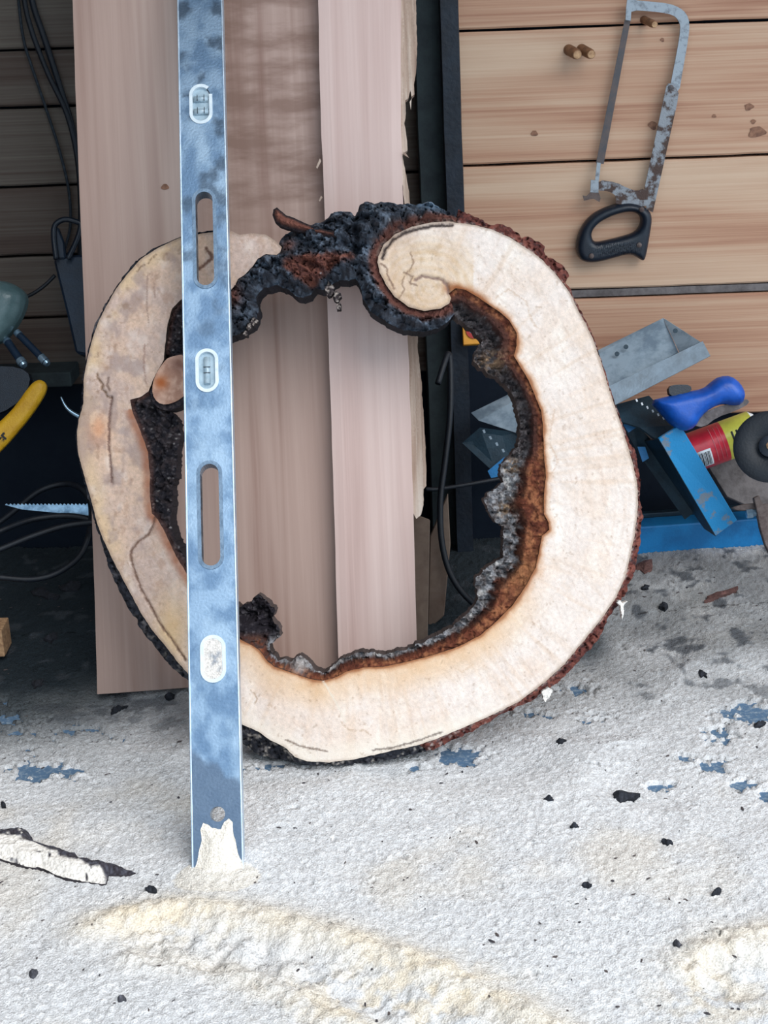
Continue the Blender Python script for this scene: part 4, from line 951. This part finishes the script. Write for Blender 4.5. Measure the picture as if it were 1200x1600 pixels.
# blue moulded handle
BLP = Plane(A(1100, 640, 2.41), PITCH)
e = empty('blue_handle', BLP, 'royal blue moulded plastic handle with a dark cap above the spray can', 'handle')
BO = smooth([(1016, 626), (1044, 619), (1070, 613), (1100, 607), (1114, 595), (1124, 588), (1142, 587), (1156, 598), (1165, 614), (1160, 632), (1144, 634), (1130, 630), (1112, 637), (1096, 650), (1086, 668), (1070, 674), (1050, 664), (1036, 648)], 1)
relief('grip', BO, BLP, M_BLUEPL, e, step=2.5, zf=lambda x, y: .024 * np.sqrt(np.clip(1 - (1 - np.clip(pdist(x, y, BO + [BO[0]]) / 20, 0, 1)) ** 2, 0, 1)), thick=.014)
relief('dark_cap', smooth([(1043, 604), (1058, 601), (1078, 602), (1080, 612), (1062, 618), (1046, 620)], 1), BLP, M_BLACKP, e, step=3, zf=lambda x, y: .006 + 0 * x, thick=.012)
relief('under_hook', smooth([(1082, 664), (1098, 646), (1120, 636), (1142, 630), (1166, 622), (1172, 630), (1150, 642), (1120, 652), (1100, 668)], 1), BLP, M_DIRTBD, e, step=3, zf=lambda x, y: -.002 + .004 * fbm(x / 6, y / 6, 4), thick=.01)
# spray can
c0 = A(1052, 718, 2.49); c1 = A(1200, 664, 2.48); ax = (c1 - c0) / np.linalg.norm(c1 - c0); R_ = .0335
can = empty('spray_can', c0, 'red and yellow spray can lying on its side, barcode showing', 'spray can')
lathe('can_body', [(0, R_ * .9), (.004, R_), (.088, R_)], c0, ax, M_RED, can, 40, org=c0)
lathe('yellow_band', [(.088, R_ * 1.002), (.138, R_ * 1.002)], c0, ax, M_YELLOW, can, 40, org=c0)
lathe('can_top', [(.138, R_), (.146, R_ * .8), (.148, R_ * .62), (.175, R_ * .6), (.177, R_ * .5)], c0, ax, M_WHITE, can, 32, org=c0)
# label patches curved round the can: angle 0 faces the viewer
vw = -FWD - ax * (-FWD @ ax); vw /= np.linalg.norm(vw); dn = np.cross(ax, vw); dn = dn if dn[2] < 0 else -dn
def patch(name, t0, t1, a0, a1, mat, parent, lift):
    n = 8; V = []; F = []
    for i in range(n + 1):
        a = a0 + (a1 - a0) * i / n
        q = (vw * math.cos(a) + dn * math.sin(a)) * (R_ + lift)
        V += [ax * t0 + q, ax * t1 + q]
    F = [(2 * i, 2 * i + 1, 2 * i + 3, 2 * i + 2) for i in range(n)]
    o = mesh(name, V, F, mat, parent, sm=True); m = o.modifiers.new('solid', 'SOLIDIFY'); m.thickness = .0003; m.offset = 0; return o
lb = patch('barcode_label', .034, .058, .05, 1.0, M_WHITE, can, .0004)
t = .037
for k, w in enumerate((.0012, .0006, .0018, .0006, .001, .0016, .0006, .0012, .0008)):
    patch('barcode_bar', t, t + w, .16, .9, M_INK, lb, .0009); t += w + .0011
for k, (tt, w) in enumerate(((.066, .0012), (.074, .0008), (.081, .0008))): patch('print_line', tt, tt + w, -1.0, .9, M_PINKLINE, can, .0004)
for k in range(3): patch('print_line', .098 + .008 * k, .101 + .008 * k, -.35, .15, M_INK, can, .0006)
# black rubber disc
dc = A(1203, 698, 2.36); e = empty('rubber_disc', dc, 'black round sanding disc standing at the right edge by the can', 'disc')
dax = -FWD + np.array([-.28, 0, .12]); lathe('pad', [(-.012, .02), (-.010, .052), (-.004, .0565), (.002, .0565), (.005, .050), (.003, .026), (-.001, .020)], dc, dax, M_RUBBER, e, 44, org=dc)
lathe('hub', [(-.002, .018), (.008, .017), (.010, .010)], dc, dax, M_BLACKP, e, 24, org=dc)
lathe('hub_nut', [(0, .006), (.016, .006), (.018, .003)], dc, dax, M_DOWELEND, e, 6, org=dc)
# dusty plank end and rusty clamp at the edge
slab_board('dusty_plank', [(1106, 728), (1150, 704), (1210, 742), (1240, 792), (1172, 792), (1136, 776)], 2.56, .02, M_DIRTBD, 'grey dusty plank end below the red can', 'plank')
cl = A(1190, 850, 2.45); e = empty('rusty_clamp', cl, 'rusty clamp jaw with a small bolt at the right edge', 'clamp')
plate('jaw', [(1178, 778), (1186, 774), (1192, 786), (1204, 790), (1204, 870), (1196, 852), (1188, 826), (1182, 800)] and [(x, y, 2.44) for x, y in [(1178, 778), (1186, 774), (1192, 788), (1206, 786), (1206, 872), (1196, 852), (1188, 826), (1183, 800)]], .012, M_RUST, e, cl, .001)
plate('jaw_arm', [(x, y, 2.45) for x, y in [(1144, 793), (1160, 788), (1180, 786), (1184, 796), (1164, 798), (1150, 797)]], .01, M_RUST, e, cl, .001)
lathe('bolt', [(0, .008), (.01, .008), (.012, .006), (.026, .006)], A(1166, 803, 2.45), (1, 0, .1), M_STEEL, e, 6, org=cl)
# cables in the ring opening
def cable(name, pts, r, mat, label, cat='cable', group=None):
    P = [A(*p) if p[2] < 5 else on_wall(np.float64(p[0]), np.float64(p[1]), YW - (p[2] - 10)) for p in pts]; o0 = min(P, key=lambda p: p[2])
    o = tube(name, P, r, mat, None, org=o0); o.location = o0; return tag(o, label, cat, group)
cable('black_hose', [(684, 600, 2.36), (694, 568, 2.37), (701, 553, 2.38), (704, 580, 2.38), (703, 649, 2.37), (695, 723, 2.36), (688, 784, 2.35), (691, 851, 2.34), (708, 905, 2.33), (743, 946, 2.32), (790, 975, 2.30)], .0048, M_RUBBER, 'black hose hanging down past the post inside the ring opening', 'hose')
cable('thin_cable', [(664, 764, 2.38), (684, 764, 2.39), (730, 757, 2.40), (782, 748, 2.41), (840, 742, 2.42)], .0034, M_RUBBER, 'thin black cable running sideways inside the ring opening')

# ------------------------------------------------------------------ tools left of the slab
cable('wall_cable', [(34, -60, 10.02), (38, 0, 10.02), (50, 50, 10.02), (75, 115, 10.02), (105, 180, 10.02), (121, 250, 10.02), (126, 330, 10.02), (124, 420, 10.02)], .0042, M_RUBBER, 'black cable, left one of the pair hanging on the wall', 'cable', 'cables on the left wall')
cable('wall_cable', [(46, -60, 10.012), (50, 0, 10.012), (70, 62, 10.012), (95, 140, 10.012), (116, 212, 10.012), (126, 290, 10.012), (128, 360, 10.012)], .0050, M_RUBBER, 'thick black cable, right one of the pair hanging on the wall', 'cable', 'cables on the left wall')
cable('dark_rope', [(27, -50, 10.014), (29, 0, 10.014), (37, 62, 10.014), (50, 105, 10.014), (72, 170, 10.014), (92, 232, 10.014), (107, 295, 10.014), (110, 350, 10.014), (102, 388, 10.014)], .0024, M_ROPE, 'thin dark rope hanging on the left wall beside the cables', 'rope')
hb = A(110, 560, 2.45); e = empty('tool_holster', hb, 'dark navy tapered tool holster with a looped handle left of the slab', 'holster')
plate('holster_body', [(x, y, 2.44) for x, y in [(83, 405), (90, 398), (140, 398), (140, 556), (118, 552), (104, 490)]], .05, M_NAVY, e, hb, .004)
tube('loop_handle', [A(88, 405, 2.43), A(84, 372, 2.43), A(86, 352, 2.43), A(100, 343, 2.43), A(118, 346, 2.43), A(126, 352, 2.43), A(120, 375, 2.43), A(106, 405, 2.43)], .0045, M_BLACKP, e, org=hb)
plate('inner_handle', [(x, y, 2.435) for x, y in [(79, 355), (90, 354), (100, 380), (102, 404), (88, 404)]], .014, M_NAVY, e, hb, .002)
cable('thin_cable', [(41, 464, 2.48), (56, 456, 2.48), (72, 444, 2.48), (86, 430, 2.48)], .003, M_RUBBER, 'short dark cable between the cloudy jar and the holster')
JP = Plane(A(10, 500, 2.42), PITCH)
JO = smooth([(-40, 440), (0, 438), (18, 442), (35, 452), (42, 467), (33, 495), (16, 520), (0, 536), (-40, 545)], 2)
o = relief('plastic_jar', JO, JP, M_JAR, None, step=3, zf=lambda x, y: .03 * np.sqrt(np.clip(1 - (1 - np.clip(pdist(x, y, JO + [JO[0]]) / 30, 0, 1)) ** 2, 0, 1)), thick=.02)
tag(o, 'cloudy grey-green plastic jar cut off at the left edge', 'jar')
zs = zw(60, 604); lw = A(60, 604, 2.45)
o = box('wall_ledge', (0, 0, 0), (1.0, .075, .026), M_GREENWD, None, bev=.003); o.location = (-1.02 + .0, YW - .04, float(on_wall(np.float64(90), np.float64(594), YW - .08)[2])); tag(o, 'narrow green-stained ledge board along the left wall', 'ledge')
for (a, b, r, lab) in (((26, 519), (75, 569), .0058, 'right of two steel punches lying over the ledge'), ((9, 530), (38, 572), .0065, 'left of two steel punches lying over the ledge')):
    P0, P1 = A(*a, 2.43), A(*b, 2.40); q = (P1 - P0) / np.linalg.norm(P1 - P0); L = np.linalg.norm(P1 - P0)
    e = empty('steel_punch', P1, lab, 'punch', 'steel punches over the ledge')
    lathe('shaft', [(0, r * .7), (.002, r), (L * .8, r), (L * .8, r * 1.15), (L * .94, r * 1.15)], P0, q, M_NAVY, e, 14, org=P1)
    lathe('bright_tip', [(L * .78, r * 1.18), (L * .92, r * 1.18), (L, r * .8)], P0, q, M_STEEL, e, 14, org=P1)
    lathe('bright_collar', [(0, r * 1.05), (.008, r * 1.05)], P0, q, M_STEEL, e, 14, org=P1)
# yellow saw grip and its dark blade
YP = Plane(A(20, 660, 2.38), PITCH)
e = empty('bow_saw', YP, 'yellow saw grip with black lettering cut off at the left edge', 'saw')
YO = smooth([(-60, 760), (0, 706), (30, 672), (55, 640), (71, 614), (73, 601), (65, 593), (54, 595), (42, 608), (27, 630), (10, 650), (-60, 712)], 2)
relief('yellow_grip', YO, YP, M_SAWYEL, e, step=3, zf=lambda x, y: .007 * np.sqrt(np.clip(1 - (1 - np.clip(pdist(x, y, YO + [YO[0]]) / 10, 0, 1)) ** 2, 0, 1)), thick=.008)
lathe('pivot', [(0, .006), (.004, .006), (.006, .002)], YP.loc(A(22, 593, 2.40)), (0, 0, 1), M_NAVY, e, 16)
relief('dark_head', smooth([(-30, 575), (10, 570), (40, 578), (46, 596), (30, 625), (0, 645), (-30, 650)], 1), YP, M_BLACKP, e, step=4, zf=lambda x, y: -.010 + 0 * x, thick=.03)
fc = bpy.data.curves.new('lettering', 'FONT'); fc.body = 'er'; fc.size = .020; fc.extrude = .0006; fc.offset = .0006
fo = bpy.data.objects.new('tmp_text', fc); COL.objects.link(fo)
bpy.context.view_layer.update(); fm = bpy.data.meshes.new_from_object(fo.evaluated_get(bpy.context.evaluated_depsgraph_get())); bpy.data.objects.remove(fo, do_unlink=True)
lt = link('lettering', fm, M_INK, e); pu, pv = YP.uv(np.float64(3.5), np.float64(695)); lt.matrix_local = Matrix.Translation((float(pu), float(pv), .0082)) @ Matrix.Rotation(math.radians(48), 4, 'Z')
# silver blade and hand saw lower down
o = tube('pruning_hook', [A(95, 620, 2.40), A(102, 634, 2.40), (A(112, 644, 2.40)), A(128, 652, 2.40), A(150, 655, 2.40)], .003, M_STEEL, None, rad=lambda t: .0012 + .0038 * t, org=A(128, 652, 2.40)); o.location = A(128, 652, 2.40)
tag(o, 'curved bright hook blade in the dark beside the log slice', 'hook')
sb = A(100, 800, 2.42); teeth = [(8, 789)]
for k in range(24): teeth += [(10 + k * 6.0, 786.5), (14 + k * 6.0, 789.5)]
HSP = Plane(A(80, 797, 2.42), PITCH)
o = relief('hand_saw', teeth + [(156, 806), (128, 805), (34, 796)], HSP, M_STEEL, None, step=6, edge=40, zf=lambda x, y: 0 * x, thick=.0012, sm=False); tag(o, 'toothed steel saw blade lying low at the left of the slice', 'saw')
cable('hose_loop', [(-40, 850, 2.35), (0, 830, 2.36), (50, 812, 2.39), (100, 806, 2.40), (140, 812, 2.40), (160, 830, 2.40)], .0048, M_RUBBER, 'black hose loop, upper one below the saw blade', 'hose', 'black hose loops at the left')
cable('hose_loop', [(-40, 872, 2.30), (0, 858, 2.31), (50, 838, 2.32), (100, 822, 2.33), (150, 815, 2.34)], .0048, M_RUBBER, 'black hose loop, middle one below the saw blade', 'hose', 'black hose loops at the left')
cable('hose_loop', [(-40, 898, 2.30), (0, 902, 2.31), (50, 905, 2.32), (90, 895, 2.33), (125, 868, 2.35), (140, 830, 2.37), (142, 790, 2.42), (128, 764, 2.44), (100, 756, 2.46), (60, 768, 2.46), (20, 800, 2.46), (-20, 830, 2.46)], .0048, M_RUBBER, 'large round black hose loop resting on the sawdust at left', 'hose', 'black hose loops at the left')
wbk = on_floor(np.float64(-8), np.float64(1014), .02); o = box('wood_block', (0, 0, .02), (.042, .05, .045), M_DOWELEND, None, bev=.002); o.location = wbk
tag(o, 'small tan wood block on the sawdust at the left edge', 'block')

# ------------------------------------------------------------------ bark pieces on the sawdust
gp = on_floor(np.float64(90), np.float64(1350), .016)
GP = Plane((gp[0], gp[1], ground(gp[0], gp[1]) + .001), math.radians(90))
BK = [(-70, 1290), (0, 1298), (35, 1295), (45, 1303), (52, 1316), (82, 1326), (117, 1335), (122, 1342), (165, 1350), (190, 1357), (212, 1367), (196, 1371), (170, 1369), (165, 1384), (140, 1380), (115, 1377), (90, 1370), (65, 1360), (40, 1356), (0, 1345), (-70, 1336)]
def bk_c(x, y):
    m = fbm(x / 8, y / 6, 171); n = fbm(x / 4, y / 3, 172)
    c = mix((84, 84, 94), (60, 56, 62), sstep(.4, .6, n))
    s = (y - 1308) - (x * .29)
    dusty = sstep(-3, 3, s + 14 * (m - .5) - 5 - 10 * sstep(60, 110, x)) * sstep(172, 160, x); c = mix(c, (246, 240, 232), dusty * sstep(.30, .44, m + .12)); return mix(c, (240, 234, 226), sstep(.62, .72, m) * (x < 60))
relief('bark_piece', rough(resample(BK, 3), 1.5, .15, 173), GP, M_BARK, None, step=2.4, zf=lambda x, y: .002 + .010 * sstep(0, 14, pdist(x, y, BK + [BK[0]])) + .004 * (bark_noise(x, y, 174, 22, 9) - .5), cf=bk_c, thick=.006, side=(60, 56, 60))
tag(bpy.data.objects['bark_piece'], 'long flat piece of grey bark dusted with sawdust at lower left', 'bark')
cols_ = {0: (42, 44, 50), 1: (72, 72, 78), 2: (96, 70, 66)}
def chip(px, py, w, h, ang, ck, label, cat='bark chip', group=None, lift=.0):
    p = on_floor(np.float64(px), np.float64(py), .012); z = ground(p[0], p[1])
    pl = Plane((p[0], p[1], z), math.radians(90)); n = 11; pts = []
    for k in range(n):
        a = 2 * math.pi * k / n; q = .5 + .7 * random.random(); x = w * math.cos(a) * q; y = h * math.sin(a) * q
        pts.append((px + x * math.cos(ang) - y * math.sin(ang), py + x * math.sin(ang) + y * math.cos(ang)))
    hh = .0035 + .00016 * w
    o = relief('bark_chip', pts, pl, M_BARK, None, step=max(2.0, w / 5), edge=max(2.5, w / 4), zf=lambda x, y: .002 + hh * sstep(0, h * .8, pdist(x, y, pts + [pts[0]])) + .002 * fbm(x / 3, y / 3, 5),
               cf=lambda x, y: mix(cols_[ck], tuple(v * 1.5 for v in cols_[ck]), sstep(.5, .8, fbm(x / 4, y / 4, int(px)))), thick=.004, side=cols_[ck])
    return tag(o, label, cat, group)
G = 'bark chips scattered on the sawdust'
for a in [(975, 1246, 27, 11, .12, 0, 'largest dark bark chip on the open sawdust at right'),
          (1040, 1318, 10, 4, .2, 0, 'flat dark chip on the sawdust below the largest chip'),
          (918, 1385, 8, 4, 0, 0, 'dark oval chip on the sawdust at lower centre right'),
          (1120, 1397, 8, 4, -.5, 0, 'tilted dark chip at lower right, above the ridge'),
          (1057, 1478, 9, 3.5, .4, 1, 'grey chip just left of the right-hand sawdust ridge'),
          (52, 1525, 8, 6, -.9, 1, 'grey brown chip in the bottom left corner'),
          (191, 1563, 7, 4, 0, 1, 'grey chip near the bottom edge at left'),
          (236, 1392, 10, 5, .4, 0, 'small dark chip just past the tip of the bark piece'),
          (857, 1250, 9, 3, 0, 0, 'thin dark chip left of the largest chip'),
          (875, 1160, 9, 3, -.1, 0, 'thin curved chip below the lower right bark edge'),
          (898, 1293, 7, 2.5, 0, 0, 'small narrow chip halfway down right of centre'),
          (60, 1070, 13, 7, -.3, 0, 'dark bark chip on the dusty ground left of the slab foot'),
          (80, 998, 12, 6, -.3, 0, 'dark chip further back on the ground left of the slab'),
          (265, 1090, 9, 4, 0, 0, 'dark chip just below the slab foot'),
          (183, 1110, 16, 4, -.3, 0, 'long thin dark chip in front of the slab foot'),
          (1126, 930, 30, 4, -.35, 2, 'long grey brown splinter on the ground below the blue bar'),
          (1006, 886, 18, 11, -.3, 2, 'reddish bark lump beside the ring below the blue bar'),
          (1008, 920, 7, 4, 0, 0, 'small chip on the ground right of the reddish lump'),
          (6, 1260, 6, 4, .2, 0, 'small dark chip above the bark piece at the left edge'),
          (1036, 948, 7, 5, 0, 0, 'dark crumb on the ground right of the lower ring edge'),
          (1098, 1055, 9, 5, .3, 0, 'dark chip beside the bluish bare patch at right'),
          (1188, 1134, 14, 5, -.3, 0, 'dark flat chip over the bare patch at the right edge'),
          (70, 930, 26, 9, .3, 0, 'large dark bark flake under the hose loop'),
          (112, 918, 18, 8, -.2, 0, 'dark bark flake beside the slab under the hose loop')]:
    chip(*a, group=G)
# fine crumbs nobody could count
bm = bmesh.new()
for k in range(330):
    x, y = random.uniform(0, 1200), 900 + 700 * random.random() ** 1.3
    if math.hypot((x - 560) / 450, (y - 760) / 440) < 1 or (y < 1100 and 150 < x < 300) or y > 1290 and 295 < x < 390: continue
    p = on_floor(np.float64(x), np.float64(y), .012); s = random.choice((.0006, .0008, .001, .0013, .0018)); z = ground(p[0], p[1])
    m = Matrix.Translation((p[0], p[1], z + s * .3)) @ Matrix.Rotation(random.random() * 6, 4, 'Z') @ Matrix.Diagonal((s * random.uniform(1.2, 3.2), s, s * .6, 1))
    bmesh.ops.create_icosphere(bm, subdivisions=1, radius=1, matrix=m)
me = bpy.data.meshes.new('bark_crumbs'); bm.to_mesh(me); bm.free()
M_CRUMB = m_plain('bark_crumb', (52, 52, 60), .9, 0, (96, 84, 80), 60)
o = link('bark_crumbs', me, M_CRUMB); tag(o, 'tiny dark bark crumbs peppered over the sawdust', 'crumbs', kind='stuff')
